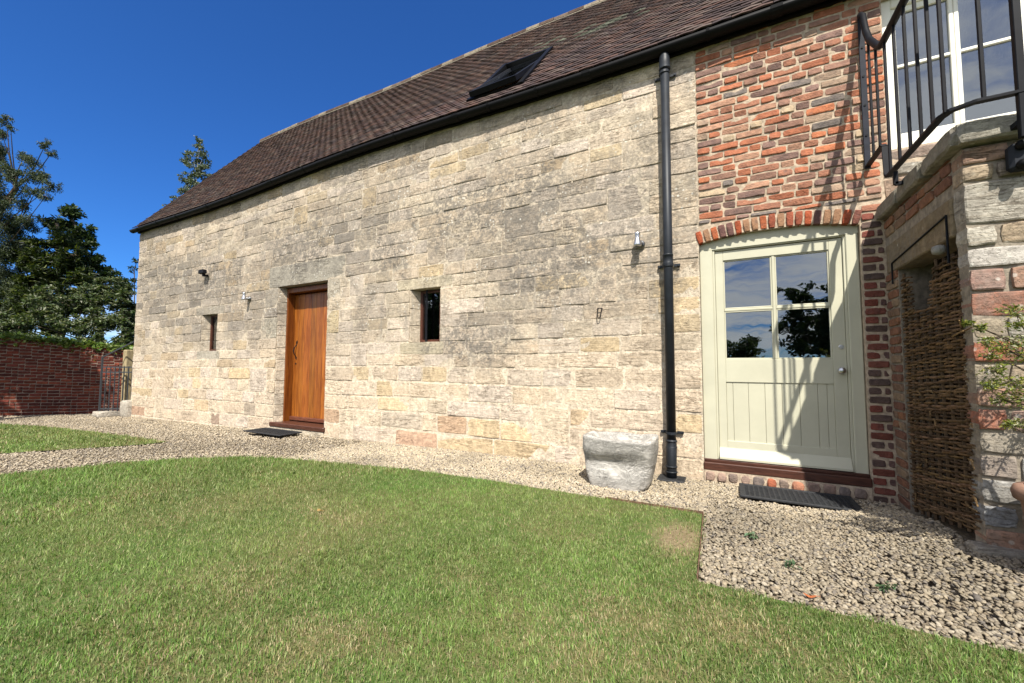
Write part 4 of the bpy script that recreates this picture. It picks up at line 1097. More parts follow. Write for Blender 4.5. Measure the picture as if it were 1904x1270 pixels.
# wall lamps, dark bracket lamp, iron staple
def wall_lamp(x, z, label, rt=0.0):
    s = empty('wall_lamp', (x, -.01, z), label, 'lamp', 'steel up and down wall lamps')
    mb = MB(); mb.lathe([(.036, -.064), (.040, -.060), (.0395, -.045), (.034, -.02), (.025, .01), (.022, .03), (.027, .055), (.030, .070), (.026, .072)], (x, -.10, z), 20); mb.build('lamp_body', STEEL, s, smooth=True)
    mb = MB(); mb.lathe([(.045, 0), (.047, -.012), (.040, -.022), (.018, -.026), (.016, -.075)], (x + .014, -.008, z - .03), 16, 'Y'); mb.build('wall_plate', STEEL, s, smooth=True, color=(.35, .35, .35))
    return s
wall_lamp(-.79, 2.345, 'polished steel hourglass wall lamp between the downpipe and the iron staple')
wall_lamp(-7.72, 2.30, 'polished steel hourglass wall lamp left of the orange door')
s = empty('floodlight', (-9.2, -.01, 2.9), 'small dark floodlight high on the wall above the narrow slit window', 'light')
mb = MB(); mb.cbox(-9.29, -9.12, -.14, -.06, 2.87, 2.95, .01); mb.build('head', IRON, s)
mb = MB(); mb.cbox(-9.22, -9.19, -.07, .004, 2.83, 2.87, .004); mb.cbox(-9.225, -9.185, -.1, -.06, 2.82, 2.88, .004); mb.build('arm', IRON, s)
mb = MB(); hx, hz = -1.205, 1.635
mb.tube([(hx - .022, .0, hz + .045), (hx - .022, -.03, hz + .043), (hx - .026, -.034, hz), (hx - .02, -.036, hz - .05), (hx - .008, -.036, hz - .062), (hx + .004, -.036, hz - .05), (hx + .016, -.034, hz), (hx + .022, -.03, hz + .043), (hx + .022, .0, hz + .045)], .005, 6)
mb.tube([(hx - .026, -.03, hz + .046), (hx + .026, -.03, hz + .046)], .005, 6)
tag(mb.build('iron_staple', IRON, None, color=(1.5, 1.0, .8)), 'small rusty U shaped iron staple hanging on the stone wall', 'hook')

# door mats
def mat_(name, x0, x1, y0, y1, z, label, nx, ny, tilt=0):
    m = empty(name, ((x0 + x1) / 2, (y0 + y1) / 2, z), label, 'doormat')
    mb = MB(); t = .018
    mb.cbox(x0, x1, y0, y0 + .03, z, z + t, .004); mb.cbox(x0, x1, y1 - .03, y1, z, z + t, .004); mb.cbox(x0, x0 + .03, y0 + .03, y1 - .03, z, z + t, .004); mb.cbox(x1 - .03, x1, y0 + .03, y1 - .03, z, z + t, .004); mb.build('rim', RUBBER, m)
    mb = MB()
    for i in range(1, nx): x = x0 + (x1 - x0) * i / nx; mb.box(x - .006, x + .006, y0 + .03, y1 - .03, z + .002, z + t - .003)
    for i in range(1, ny): y = y0 + (y1 - y0) * i / ny; mb.box(x0 + .03, x1 - .03, y - .006, y + .006, z + .004, z + t - .0045)
    mb.build('grid', RUBBER, m)
    mb = MB(); mb.box(x0 + .02, x1 - .02, y0 + .02, y1 - .02, z - .006, z + .001); mb.build('backing', RUBBER, m)
mat_('doormat', .05, .83, -.475, -.085, gz(.4, -.3) + .022, 'black rubber grid doormat on gravel below the cream door', 22, 11)
mat_('doormat', -6.98, -6.02, -.43, -.06, gz(-6.5, -.2) + .045, 'black rubber doormat on gravel below the orange door', 22, 10)

# silvered trough beside the downpipe
tr = empty('trough', (-.90, -.50, 0), 'weathered pale grey trough with swirling grain standing beside the downpipe', 'trough')
prof = []
n, m = 72, 30; V = []
for j in range(m + 1):
    f = j / m; z = -.02 + .45 * f
    rx = .252 + .062 * f + .022 * math.sin(f * 3.1); ry = .19 + .055 * f - .035 * math.exp(-((f - .50) / .16) ** 2)
    for k in range(n):
        a = 2 * math.pi * k / n; ca, sa = math.cos(a), math.sin(a); e = .42
        x = math.copysign(abs(ca) ** e, ca) * rx; y = math.copysign(abs(sa) ** e, sa) * ry
        g_ = noise.noise((x * 3 + 7, y * 3, z * 4)) * .022 + noise.noise((x * 9, y * 9, z * 13)) * .010 - abs(noise.noise((x * 3.5 + 2, y * 3.5, z * 30 + 5 * noise.noise((x * 5, y * 5, z * 4))))) * .03
        if sa < 0: y += .028 * math.exp(-((z - .245 - .03 * math.sin(x * 8)) / .06) ** 2) * (1 - abs(x) / .4)      # hollow across the front
        if f < .12 and ca > .6: x -= .03 * (1 - f / .12)
        ztop = .012 * math.sin(a * 2 + .6) * f + .012 * noise.noise((x * 6, y * 6, 2)) * f
        V.append((-.90 + x * (1 + g_) + .012 * f, -.50 + y * (1 + g_), z + ztop))
F = [(j * n + k, j * n + (k + 1) % n, (j + 1) * n + (k + 1) % n, (j + 1) * n + k) for j in range(m) for k in range(n)]
b = len(V)
for s_, dz in ((.90, .006), (.82, -.008), (.70, -.035), (.3, -.045)):
    for k in range(n):
        p = V[m * n + k]; V.append((-.89 + (p[0] + .89) * s_, -.50 + (p[1] + .50) * (s_ - .03), p[2] + dz))
for q in range(4):
    lo_ = (m * n if q == 0 else b + (q - 1) * n); hi_ = b + q * n
    F += [(lo_ + k, lo_ + (k + 1) % n, hi_ + (k + 1) % n, hi_ + k) for k in range(n)]
F.append(tuple(b + 3 * n + k for k in range(n))); F.append(tuple(range(n))[::-1])
mobj('body', V, F, DRIFT, tr, None, True)

# lawn edging
mb = MB()
for p, q in zip([(-.9, -1.0), (-.19, -.995), (-.165, -2.015)], [(-.19, -.995), (-.165, -2.015)]):
    p3 = Vector((*p, gz(*p) + .012)); q3 = Vector((*q, gz(*q) + .012)); mb.bar(p3, q3, .0025, .016, (0, 1, 0) if abs(q[0] - p[0]) > .2 else (1, 0, 0))
tag(mb.build('lawn_edging', RUST, None), 'thin rusty steel edging strip round the corner of the lawn', 'edging')

# ---------------------------------------------------------------- plants
def leafcloud(P, size, cols, rs, up=.35, droop=0.0, aspect=.45, cup=.15):
    """leaf-shaped faces at the points P; returns vertices, triangles, colours"""
    n = len(P); P = np.asarray(P, float)
    d = rs.normal(size=(n, 3)); d[:, 2] = d[:, 2] * .6 - droop; d /= np.linalg.norm(d, axis=1, keepdims=True)
    nn = rs.normal(size=(n, 3)); nn[:, 2] += up * 3; nn -= d * np.sum(nn * d, 1, keepdims=True); nn /= np.linalg.norm(nn, axis=1, keepdims=True)
    s = np.cross(d, nn); L = size * rs.uniform(.6, 1.35, (n, 1)); Wd = L * aspect
    V = np.stack([P, P + d * L * .5 + s * Wd * .5 + nn * L * cup, P + d * L, P + d * L * .5 - s * Wd * .5 + nn * L * cup], 1).reshape(-1, 3)
    b = np.arange(n)[:, None] * 4; T = np.concatenate([b + [0, 1, 2], b + [0, 2, 3]], 1).reshape(-1, 3)
    c = np.asarray(cols)[rs.randint(0, len(cols), n)] * rs.uniform(.7, 1.3, (n, 1)); C = np.repeat(c, 4, 0)
    return V, T, C
def blob(rs, c, rad, n, shell=.55, flat=.85):
    v = rs.normal(size=(n, 3)); v /= np.linalg.norm(v, axis=1, keepdims=True)
    k = rs.uniform(0, 1, (n, 1)) ** .45
    k = shell * k + (1 - shell) * rs.uniform(0, 1, (n, 1))
    p = v * k * rad; p[:, 2] *= flat
    return np.array(c) + p
def tree(name, label, clumps, size, cols, density, seed, trunk, cat='tree', group=None, bark=BARK, up=.3, droop=0.0, aspect=.45, tr_r=.12, twig=.02, sub=15, subr=.34):
    """clumps: (centre, radius). Each is broken into sprays so that gaps stay open"""
    rs = np.random.RandomState(seed); r_ = random.Random(seed)
    base = Vector(trunk[0]); t = empty(name, base, label, cat, group)
    P = []; mb = MB()
    raw = [Vector(p) for p in trunk]; pts = [p.lerp(q, f / 4) for p, q in zip(raw, raw[1:]) for f in range(4)] + [raw[-1]]
    mb.tube(pts, [tr_r * (1 - .65 * i / max(1, len(pts) - 1)) for i in range(len(pts))], 8)
    fine = 0
    for c, rad in clumps:
        c = Vector(c); near = min(pts, key=lambda p: (p - c).length)
        i_n = pts.index(near)
        while i_n > 0 and pts[i_n].z > c.z - .35 * (Vector((pts[i_n].x - c.x, pts[i_n].y - c.y)).length): i_n -= 1
        low = pts[i_n]
        mid = (low + c) / 2 + Vector((r_.uniform(-.15, .15), r_.uniform(-.15, .15), r_.uniform(-.05, .2))) * (c - low).length * .4
        mb.tube([low, mid, c], [twig * 1.4, twig * 1.0, twig * .5], 5, False)
        for k in range(sub):
            v = rs.normal(size=3); v /= np.linalg.norm(v); q = np.array(c) + v * rad * rs.uniform(.25, .85) * np.array([1, 1, .85])
            rr = rad * rs.uniform(.6, 1.2) * subr
            nl = max(6, int(density * rr ** 2)); P.append(blob(rs, q, rr, nl, .5, .7 if not droop else 1.3))
            if k % 2 == 0: mb.tube([c, Vector(q)], [twig * .6, twig * .3], 4, False)
    mb.build('trunk', bark, t)
    V, T, C = leafcloud(np.concatenate(P), size, cols, rs, up, droop, aspect)
    o = trimesh('crown', V, T, C, LEAF, t, tuple(base)); o['kind'] = 'stuff'
    return t
def px(*a): return [(at(x, y, t), rad) for x, y, t, rad in a]
G1 = [(.045, .075, .022), (.06, .09, .03), (.035, .06, .02), (.075, .10, .045)]
G2 = [(.03, .052, .014), (.045, .072, .018), (.02, .038, .012)]
G3 = [(.05, .085, .025), (.07, .11, .03), (.04, .07, .025), (.10, .135, .05)]
b0 = at(-60, 700, 14.5); b0.z = -.3
tree('acacia_tree', 'tall tree with drooping feathery grey green branches beyond the garden wall',
     px((-20, 290, 13.2, .5), (12, 222, 12.8, .22), (4, 250, 12.9, .2), (-4, 275, 13, .3), (20, 238, 12.8, .14), (14, 310, 13, .3), (-15, 235, 12.9, .3), (30, 330, 13, .35), (55, 300, 12.8, .35), (45, 290, 12.9, .22), (85, 268, 12.6, .22), (95, 285, 12.6, .18), (60, 325, 12.8, .35), (80, 330, 12.7, .3), (95, 345, 12.6, .28), (60, 355, 12.8, .3), (85, 365, 12.7, .2), (20, 370, 13.2, .6), (-15, 350, 13.4, .9), (40, 400, 13.3, .5), (-30, 430, 13.6, 1.1), (10, 420, 13.6, .7), (60, 420, 13.6, .3), (20, 460, 13.8, .7), (-40, 520, 14, 1.2), (10, 520, 14, .9), (-30, 590, 13.5, 1.1), (25, 575, 13.4, .8), (-60, 620, 13, 1.0)),
     .062, [(.055, .075, .034), (.075, .097, .05), (.036, .055, .022), (.10, .125, .08)], 5600, 51, [b0, b0 + Vector((.1, 0, 3)), at(-20, 420, 14), at(30, 350, 13.3)], group='trees beyond the garden wall', droop=.9, aspect=.33, twig=.014, tr_r=.2)
b1 = at(110, 660, 14); b1.z = -.3
tree('conifer_tree', 'dark conifer with yellow green sprays beyond the garden wall',
     px((100, 420, 14, .4), (120, 445, 13.8, .55), (90, 460, 13.8, .6), (140, 475, 13.6, .45), (110, 495, 13.6, .7), (70, 490, 13.8, .7), (40, 480, 14, .6), (150, 510, 13.5, .45), (60, 530, 13.9, .8), (110, 540, 13.8, .8), (20, 540, 14, .8), (60, 580, 13.4, .8), (130, 570, 13.6, .7), (10, 590, 13.6, .8), (90, 600, 13.2, .7)),
     .16, [(.022, .038, .006), (.03, .05, .008), (.075, .095, .012), (.012, .022, .004)], 2600, 52, [b1, b1 + Vector((0, 0, 2.2)), at(110, 460, 14), at(105, 415, 14)], group='trees beyond the garden wall', aspect=.22, up=.1, twig=.02, tr_r=.16)
b2 = at(185, 660, 15); b2.z = -.3
tree('ash_tree', 'dark green broadleaved tree rising between conifer and barn',
     px((132, 392, 15, .42), (120, 420, 15, .4), (150, 432, 14.8, .45), (160, 455, 14.8, .4), (130, 455, 15, .45), (165, 480, 14.6, .45), (185, 500, 14.6, .45), (140, 490, 14.8, .5), (205, 515, 14.5, .4), (160, 520, 14.6, .5), (225, 525, 14.5, .3), (190, 545, 14.5, .5)),
     .12, G2, 3200, 53, [b2, b2 + Vector((0, 0, 2.5)), at(165, 480, 15), at(135, 410, 15)], group='trees beyond the garden wall', aspect=.5, twig=.018)
b3 = at(215, 690, 13); b3.z = -.3
tree('laurel_shrub', 'broad glossy green shrub growing over the garden wall',
     px((40, 600, 11.8, .5), (80, 580, 11.8, .5), (60, 630, 11.6, .4), (110, 600, 11.8, .5), (140, 565, 12, .5), (140, 620, 11.6, .45), (170, 590, 11.9, .5), (185, 560, 12.2, .45), (175, 635, 11.6, .4), (205, 600, 12, .5), (215, 560, 12.4, .4), (230, 590, 12.2, .4), (215, 640, 11.8, .4), (238, 625, 12, .35), (110, 640, 11.6, .35), (200, 530, 12.6, .4), (235, 545, 12.6, .3), (20, 620, 11.8, .5), (95, 555, 12.2, .5), (246, 575, 12.8, .42), (250, 605, 12.6, .45), (244, 640, 12.4, .45), (256, 590, 13.2, .5), (252, 640, 13, .5), (225, 535, 13, .35), (160, 540, 12.6, .4), (0, 600, 12, .5), (15, 645, 11.7, .35), (228, 655, 12.2, .3), (205, 660, 12, .3), (240, 660, 12.6, .3), (160, 655, 11.9, .3), (185, 650, 12.4, .35)),
     .10, [(.05, .078, .025), (.066, .10, .033), (.03, .05, .016), (.11, .135, .06), (.2, .21, .14)], 3400, 54, [b3, b3 + Vector((-.5, 0, 1.0)), at(140, 610, 12.2), at(150, 580, 12.2)], 'shrub', aspect=.42, twig=.014, tr_r=.06, up=.5)
b4 = at(250, 700, 14.5); b4.z = -.3
tree('sapling', 'thin leafy sapling tip showing at the corner of the barn',
     px((247, 500, 14.5, .2), (250, 520, 14.5, .2), (244, 535, 14.5, .22), (254, 485, 14.5, .16)), .09, G2, 3000, 55, [b4, at(250, 600, 14.5), at(250, 500, 14.5)], aspect=.5, twig=.01, tr_r=.03, sub=6)
bb = Vector((-17.6, 4.6, -.4)); bt = 16.9; br_ = 1.5
tree('birch_tree', 'slender pale birch top rising behind the barn roof',
     [(p_, q_ * 1.45) for p_, q_ in px((375, 262, bt, .16), (368, 280, bt, .26), (378, 292, bt, .26), (360, 300, bt, .3), (350, 285, bt, .2), (380, 312, bt, .3), (362, 322, bt, .35), (345, 330, bt, .25), (385, 330, bt, .22), (350, 350, bt, .35), (372, 345, bt, .35), (335, 368, bt, .25), (322, 375, bt, .18), (360, 375, bt, .4), (345, 390, bt, .4), (310, 385, bt, .12))],
     .075, [(.085, .11, .055), (.11, .14, .075), (.055, .08, .035), (.17, .19, .14)], 2600, 56, [bb, bb + Vector((.2, 0, 4)), at(362, 400, bt), at(370, 260, bt)], bark=BIRCHBARK, aspect=.6, twig=.006, tr_r=.03, sub=10, up=.0)
# tree left of the picture that shades the garden wall and the small lawn
cl = [(Vector((-12.9, -3.7, 5.2)) + Vector((.69, .72, 0)) * (-2.9 + 3.3 * ((k * 5) % 18) / 17) + Vector((math.sin(k * 1.9) * .3, math.cos(k * 2.3) * .3, math.sin(k * 3.1) * .75)), .62) for k in range(18)]
tree('beech_tree', 'spreading tree standing on the small lawn outside the picture', cl, .17, G2, 700, 57, [(-13.1, -4.4, -.3), (-13.0, -4.3, 2.2), (-12.8, -4.0, 5), (-12.7, -3.9, 6.5)], aspect=.55, twig=.03, tr_r=.22)
# trees behind the viewer, mirrored in the panes
for k, (x, y, h, w, cols_, lab) in enumerate([(5.6, -27, 7.0, 3.6, G2, 'dark dense tree across the garden facing the cream door'), (-3.5, -30, 4.2, 2.4, G1, 'low rounded tree across the garden left of the dark tree'), (-8.5, -32, 5.0, 2.8, G3, 'wide pale green tree far across the garden'), (12.5, -29, 8.5, 3.2, G2, 'tall tree across the garden right of the dark tree'), (1.0, -31, 3.4, 2.0, G3, 'small bushy tree at the foot of the garden'), (-21, -22, 9.5, 4.0, G2, 'broad dark tree far along the garden boundary'), (-28, -30, 11, 4.5, G2, 'tallest dark tree in the far corner of the garden'), (-14, -27, 6.5, 3.0, G1, 'mid sized tree between the pale tree and the broad dark tree')]):
    cl = [(Vector((x + math.cos(i * 2.4) * w * .55 * (.4 + .6 * ((i * 7) % 5) / 4), y + math.sin(i * 2.4) * w * .5, h * (.28 + .62 * (i / 13)))), w * (.5 - .2 * i / 13)) for i in range(14)]
    tree('garden_tree', lab, cl, .22, cols_, 380, 70 + k, [(x, y, -.4), (x, y, h * .45), (x, y, h * .8)], aspect=.55, twig=.03, tr_r=.2, group='trees across the garden')

# potted shrub at the landing front
QX, QY = 1.345, -1.52; pz = gz(QX, QY)
pot = empty('plant_pot', (QX, QY, pz), 'round dark terracotta pot on gravel before the landing front', 'pot')
mb = MB(); mb.lathe([(.11, pz - .01), (.125, pz), (.16, pz + .2), (.18, pz + .35), (.182, pz + .36)], (QX, QY, 0), 24); mb.build('body', POT, pot, smooth=True)
mb = MB(); mb.lathe([(.178, pz + .345), (.20, pz + .35), (.206, pz + .38), (.196, pz + .405), (.175, pz + .405), (.17, pz + .37)], (QX, QY, 0), 24, cap=False); mb.build('rim', POT, pot, smooth=True)
mb = MB(); mb.lathe([(.18, pz + .372), (.08, pz + .385), (.01, pz + .39)], (QX, QY, 0), 18); mb.build('soil', SOIL_AND_SHADE, pot, smooth=True)
sh = px((1895, 600, 1.86, .07), (1880, 575, 1.88, .05), (1868, 640, 1.86, .07), (1895, 660, 1.84, .09), (1850, 690, 1.86, .06), (1880, 710, 1.84, .08), (1905, 740, 1.84, .09), (1865, 745, 1.86, .05), (1835, 635, 1.87, .035), (1822, 610, 1.88, .022), (1800, 600, 1.89, .016), (1845, 660, 1.86, .04), (1840, 720, 1.86, .03), (1930, 640, 1.86, .1), (1935, 580, 1.88, .09), (1940, 720, 1.84, .1), (1980, 650, 1.86, .1), (1985, 720, 1.86, .1), (1900, 790, 1.84, .05), (1940, 800, 1.84, .07), (1875, 790, 1.85, .03))
tree('potted_shrub', 'bushy small leaved yellow green shrub growing in the terracotta pot', sh, .017, [(.12, .16, .02), (.19, .22, .035), (.08, .12, .03), (.26, .25, .06), (.34, .34, .22)], 16000, 91, [(QX, QY, pz + .38), (QX + .01, QY + .01, pz + .55), at(1925, 700, 1.85), at(1920, 610, 1.87)], 'shrub', aspect=.45, twig=.0035, tr_r=.010, sub=18, up=.4)

# ---------------------------------------------------------------- garden wall, ivy, gate
gw = empty('garden_wall', (-14.8, -1.2, -.2), 'dark red brick garden wall with ivy trailing over its top', 'wall')
A, B_ = Vector((-18.2, -4.7, 0)), Vector((-12.6, 1.1, 0)); Ld = (B_ - A).length; u = (B_ - A).normalized(); nn = Vector((u.y, -u.x, 0))
def wtop(s): return 1.70 - .115 * (s - 4.4) if s > 4.4 else 1.70
zb = -.22
mb = MB()
for k in range(16):
    s0, s1 = Ld * k / 16, Ld * (k + 1) / 16
    P = [A + u * s0, A + u * s1]
    V = [(p.x + nn.x * o_, p.y + nn.y * o_, z) for p, s in zip(P, (s0, s1)) for o_ in (-.012, -.22) for z in (-.3, wtop(s) - .01)]
    mb.add(V, [(0, 4, 5, 1), (2, 3, 7, 6), (1, 5, 7, 3)])
core = mb.build('wall_core', MORTAR_RED, gw)
r = random.Random(41)
GB = variants(.215, .06, .09, 5, BRICK_RED, 1700, rough=.006, edge=.006, nx=2, nz=2, jit=.003, bulge=.002); ang = math.atan2(u.y, u.x)
cnt = 0; ov, ot, oc = [], [], []
nrow = 25
for j in range(nrow):
    s = .3 + (j % 2) * .115
    while s < Ld - .4:
        w = .226 if r.random() < .6 else .112
        zc = zb + (wtop(s) - zb) * (j + .5) / nrow
        p = A + u * (s + w / 2)
        sx, sy, sk = screen(p.x, p.y, zc)
        if -12 < sx < 252:
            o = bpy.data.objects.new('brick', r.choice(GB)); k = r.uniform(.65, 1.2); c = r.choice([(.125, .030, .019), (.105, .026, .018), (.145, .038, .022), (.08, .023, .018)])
            o.color = (c[0] * k, c[1] * k, c[2] * k, 1)
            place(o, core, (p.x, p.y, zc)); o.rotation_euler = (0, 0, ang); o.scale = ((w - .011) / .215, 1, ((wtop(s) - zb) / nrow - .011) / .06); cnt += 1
        elif sx <= -12:         # the run of wall outside the picture
            me = r.choice(GB); k = r.uniform(.65, 1.2); hh = ((wtop(s) - zb) / nrow - .011) / .06; b0_ = len(ov)
            for v in me.vertices:
                lx, ly, lz = v.co.x * (w - .011) / .215, v.co.y, v.co.z * hh
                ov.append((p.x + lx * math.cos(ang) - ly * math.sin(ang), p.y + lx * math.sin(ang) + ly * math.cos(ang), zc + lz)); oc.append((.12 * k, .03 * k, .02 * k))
            ot += [tuple(i + b0_ for i in t3) for t3 in tris([tuple(q.vertices) for q in me.polygons])]
        s += w
o = trimesh('outer_bricks', np.array(ov), np.array(ot), np.array(oc), BRICK_RED, core, (-16.5, -3, -.2)); o['kind'] = 'stuff'
rs = np.random.RandomState(61); P = []
for k in range(4200):
    s = rs.uniform(1, Ld); hang = rs.exponential(.045) if rs.rand() < .75 else rs.exponential(.13) * (1 if 4.2 < s < 5.6 else .5)
    p = A + u * s + nn * rs.uniform(-.22, .07); P.append((p.x, p.y, wtop(s) + .05 + rs.uniform(-.05, .07) - hang * (1 if rs.rand() < .6 else 0)))
V, T, C = leafcloud(P, .085, [(.09, .15, .025), (.13, .19, .035), (.06, .10, .02), (.18, .22, .06)], rs, .7, .2, .8)
iv = trimesh('ivy', V, T, C, LEAF, None, (-15, -1, 1.3)); tag(iv, 'green ivy trailing along the top of the brick garden wall', 'ivy', kind='stuff')
# gate between the wall and the barn corner
ga, gb_ = Vector((-13.12, -.30, 0)), Vector((-12.50, .06, 0)); gu = (gb_ - ga).normalized(); g0 = -.08
gate = empty('iron_gate', ((ga + gb_) / 2), 'low grey iron bar gate between garden wall and barn corner', 'gate')
gate_m = plain('grey_painted_gate_iron', (.04, .045, .05), .5, .3)
for k in range(8):
    p = ga + gu * (ga - gb_).length * k / 7; th = .016 if k in (0, 7) else .009
    mb = MB(); mb.bar((p.x, p.y, g0 + .03), (p.x, p.y, 1.02 if k else 1.25), th, th, (1, 0, 0)); mb.build('bar' if 0 < k < 7 else 'stile', gate_m, gate)
for z in (.02, .88, 1.0):
    mb = MB(); mb.bar((ga.x, ga.y, z), (gb_.x, gb_.y, z), .008, .014, nn); mb.build('rail', gate_m, gate)
mb = MB(); mb.bar((ga.x, ga.y, 1.24), (gb_.x, gb_.y, 1.62), .008, .014, nn); mb.build('brace', gate_m, gate)
mb = MB(); p = Vector((-12.93, .12, 0)); mb.cbox(p.x - .09, p.x + .09, p.y - .09, p.y + .09, -.2, 1.42, .02); tag(mb.build('timber_post', OAKPOST, None), 'weathered square timber post behind the iron gate', 'post')
for k, (x, y, w, h) in enumerate([(-12.95, -.42, .5, .16), (-12.45, -.10, .34, .42)]):
    V, F, _ = rough_block(w, h, .35, 800 + k, rough=.03, edge=.03); 
    mb = MB(); mb.add([(x + v[0], y + v[1], -.13 + h / 2 + v[2] - .06) for v in V], F); mb.cbox(x - w / 2 + .02, x + w / 2 - .02, y + .02, y + .34, -.2, h - .16 - .035, .01)
    tag(mb.build('step_stone' if k == 0 else 'corner_stone', STONE_GREY, None, smooth=True, color=(.46, .43, .37)), 'pale rough stone step at the foot of the iron gate' if k == 0 else 'rough footing stone at the far foot of the barn corner', 'stone')

# ---------------------------------------------------------------- gravel
rs = np.random.RandomState(5)
t_ = (1 + 5 ** .5) / 2
ICO = np.array([(-1, t_, 0), (1, t_, 0), (-1, -t_, 0), (1, -t_, 0), (0, -1, t_), (0, 1, t_), (0, -1, -t_), (0, 1, -t_), (t_, 0, -1), (t_, 0, 1), (-t_, 0, -1), (-t_, 0, 1)]); ICO /= np.linalg.norm(ICO[0])
ICF = np.array([(0, 11, 5), (0, 5, 1), (0, 1, 7), (0, 7, 10), (0, 10, 11), (1, 5, 9), (5, 11, 4), (11, 10, 2), (10, 7, 6), (7, 1, 8), (3, 9, 4), (3, 4, 2), (3, 2, 6), (3, 6, 8), (3, 8, 9), (4, 9, 5), (2, 4, 11), (6, 2, 10), (8, 6, 7), (9, 8, 1)])
OCT = np.array([(1, 0, 0), (-1, 0, 0), (0, 1, 0), (0, -1, 0), (0, 0, 1), (0, 0, -1)], float); OCF = np.array([(0, 2, 4), (2, 1, 4), (1, 3, 4), (3, 0, 4), (2, 0, 5), (1, 2, 5), (3, 1, 5), (0, 3, 5)])
def frust(x, y):
    dx, dy_ = x, y + 4.28; k = dx * CF.x + dy_ * CF.y; s = dx * CR.x + dy_ * CR.y
    return (k > .2) & (np.abs(s) < k * 1.5 + .7), np.hypot(dx, dy_)
def gravel_pts(n, box):
    x = rs.uniform(box[0], box[1], n); y = rs.uniform(box[2], box[3], n)
    ok, d = frust(x, y); ok &= ~inpoly(x, y, LAWN) & ~inpoly(x, y, LAWN2) & ~((y > -.015) & (x > XL) & (x < 3)) & ~((x > BX - .02) & (y > BY - .03)) & ~((np.abs(x + .9) < .24) & (np.abs(y + .5) < .17))
    ok &= ~((x > .06) & (x < .82) & (y > -.47) & (y < -.09) & (rs.rand(n) > .012)) & ~((x > -6.97) & (x < -6.03) & (y > -.42) & (y < -.07))
    # nothing behind the garden wall
    ok &= ((x - A.x) * nn.x + (y - A.y) * nn.y) > .02
    return x[ok], y[ok], d[ok]
def gravel(name, n, box, base, faces, s0, s1, label):
    x, y, d = gravel_pts(n, box); m = len(x)
    s = rs.uniform(s0, s1, m) * np.where(rs.rand(m) < .08, 1.4, 1.0)
    sc = np.stack([s, s * rs.uniform(.6, .9, m), s * rs.uniform(.35, .6, m)], 1)
    nb = len(base)
    V = base[None] * (1 + rs.uniform(-.24, .2, (m, nb, 1))) * sc[:, None]
    a = rs.uniform(0, 6.28, m); ti = rs.normal(0, .3, m); tj = rs.normal(0, .3, m)
    ca, sa = np.cos(a)[:, None], np.sin(a)[:, None]
    V[..., 2] += V[..., 0] * ti[:, None] + V[..., 1] * tj[:, None]
    X = V[..., 0] * ca - V[..., 1] * sa; Y = V[..., 0] * sa + V[..., 1] * ca
    lvl = rs.uniform(-.15, .75, m) * s * .7
    Z = V[..., 2] + (ground_z(x, y) + lvl)[:, None]
    V = np.stack([X + x[:, None], Y + y[:, None], Z], 2).reshape(-1, 3)
    T = (faces[None] + (np.arange(m) * nb)[:, None, None]).reshape(-1, 3)
    pal = np.array([(.44, .38, .285), (.385, .335, .255), (.47, .42, .335), (.33, .285, .22), (.27, .24, .205), (.42, .355, .255), (.21, .19, .17), (.35, .29, .215)])
    c = pal[rs.choice(8, m, p=[.22, .2, .17, .12, .1, .09, .06, .04])] * rs.uniform(.8, 1.12, (m, 1))
    c *= (1 - .30 * sstep((x + 1.0) / 1.3) * sstep((-y - .25) / .7))[:, None] * (1 - .10 * sstep((-y - .55) / .4))[:, None]      # browner, dirtier stones out from the wall
    dirt = vnoise(x * 2.2 + 9, y * 2.2, 3); c *= np.array([1.0, .98, .945]); c *= (1 - .22 * np.clip((dirt - .5) * 3, 0, 1))[:, None]
    o = trimesh(name, V, T, np.repeat(c, nb, 0), GRAVEL, None, (0, 0, 0)); tag(o, label, 'gravel', kind='stuff')
gravel('gravel', 38000, (-.25, 3.0, -2.08, .02), ICO, ICF, .0075, .0145, 'pale buff gravel spread before the cream door and landing')
gravel('gravel', 34000, (-4.6, -.19, -1.25, .02), ICO, ICF, .0085, .0155, 'pale buff gravel path between the lawn and the stone wall')
gravel('gravel', 125000, (-15.5, -4.55, -6.5, 1.0), OCT, OCF, .0095, .018, 'pale buff gravel path winding past the small lawn to the gate')
gravel('gravel', 1500, (-2.2, -.6, -.14, -.0), OCT, OCF, .008, .013, 'fine gravel gathered against the foot of the stone wall')

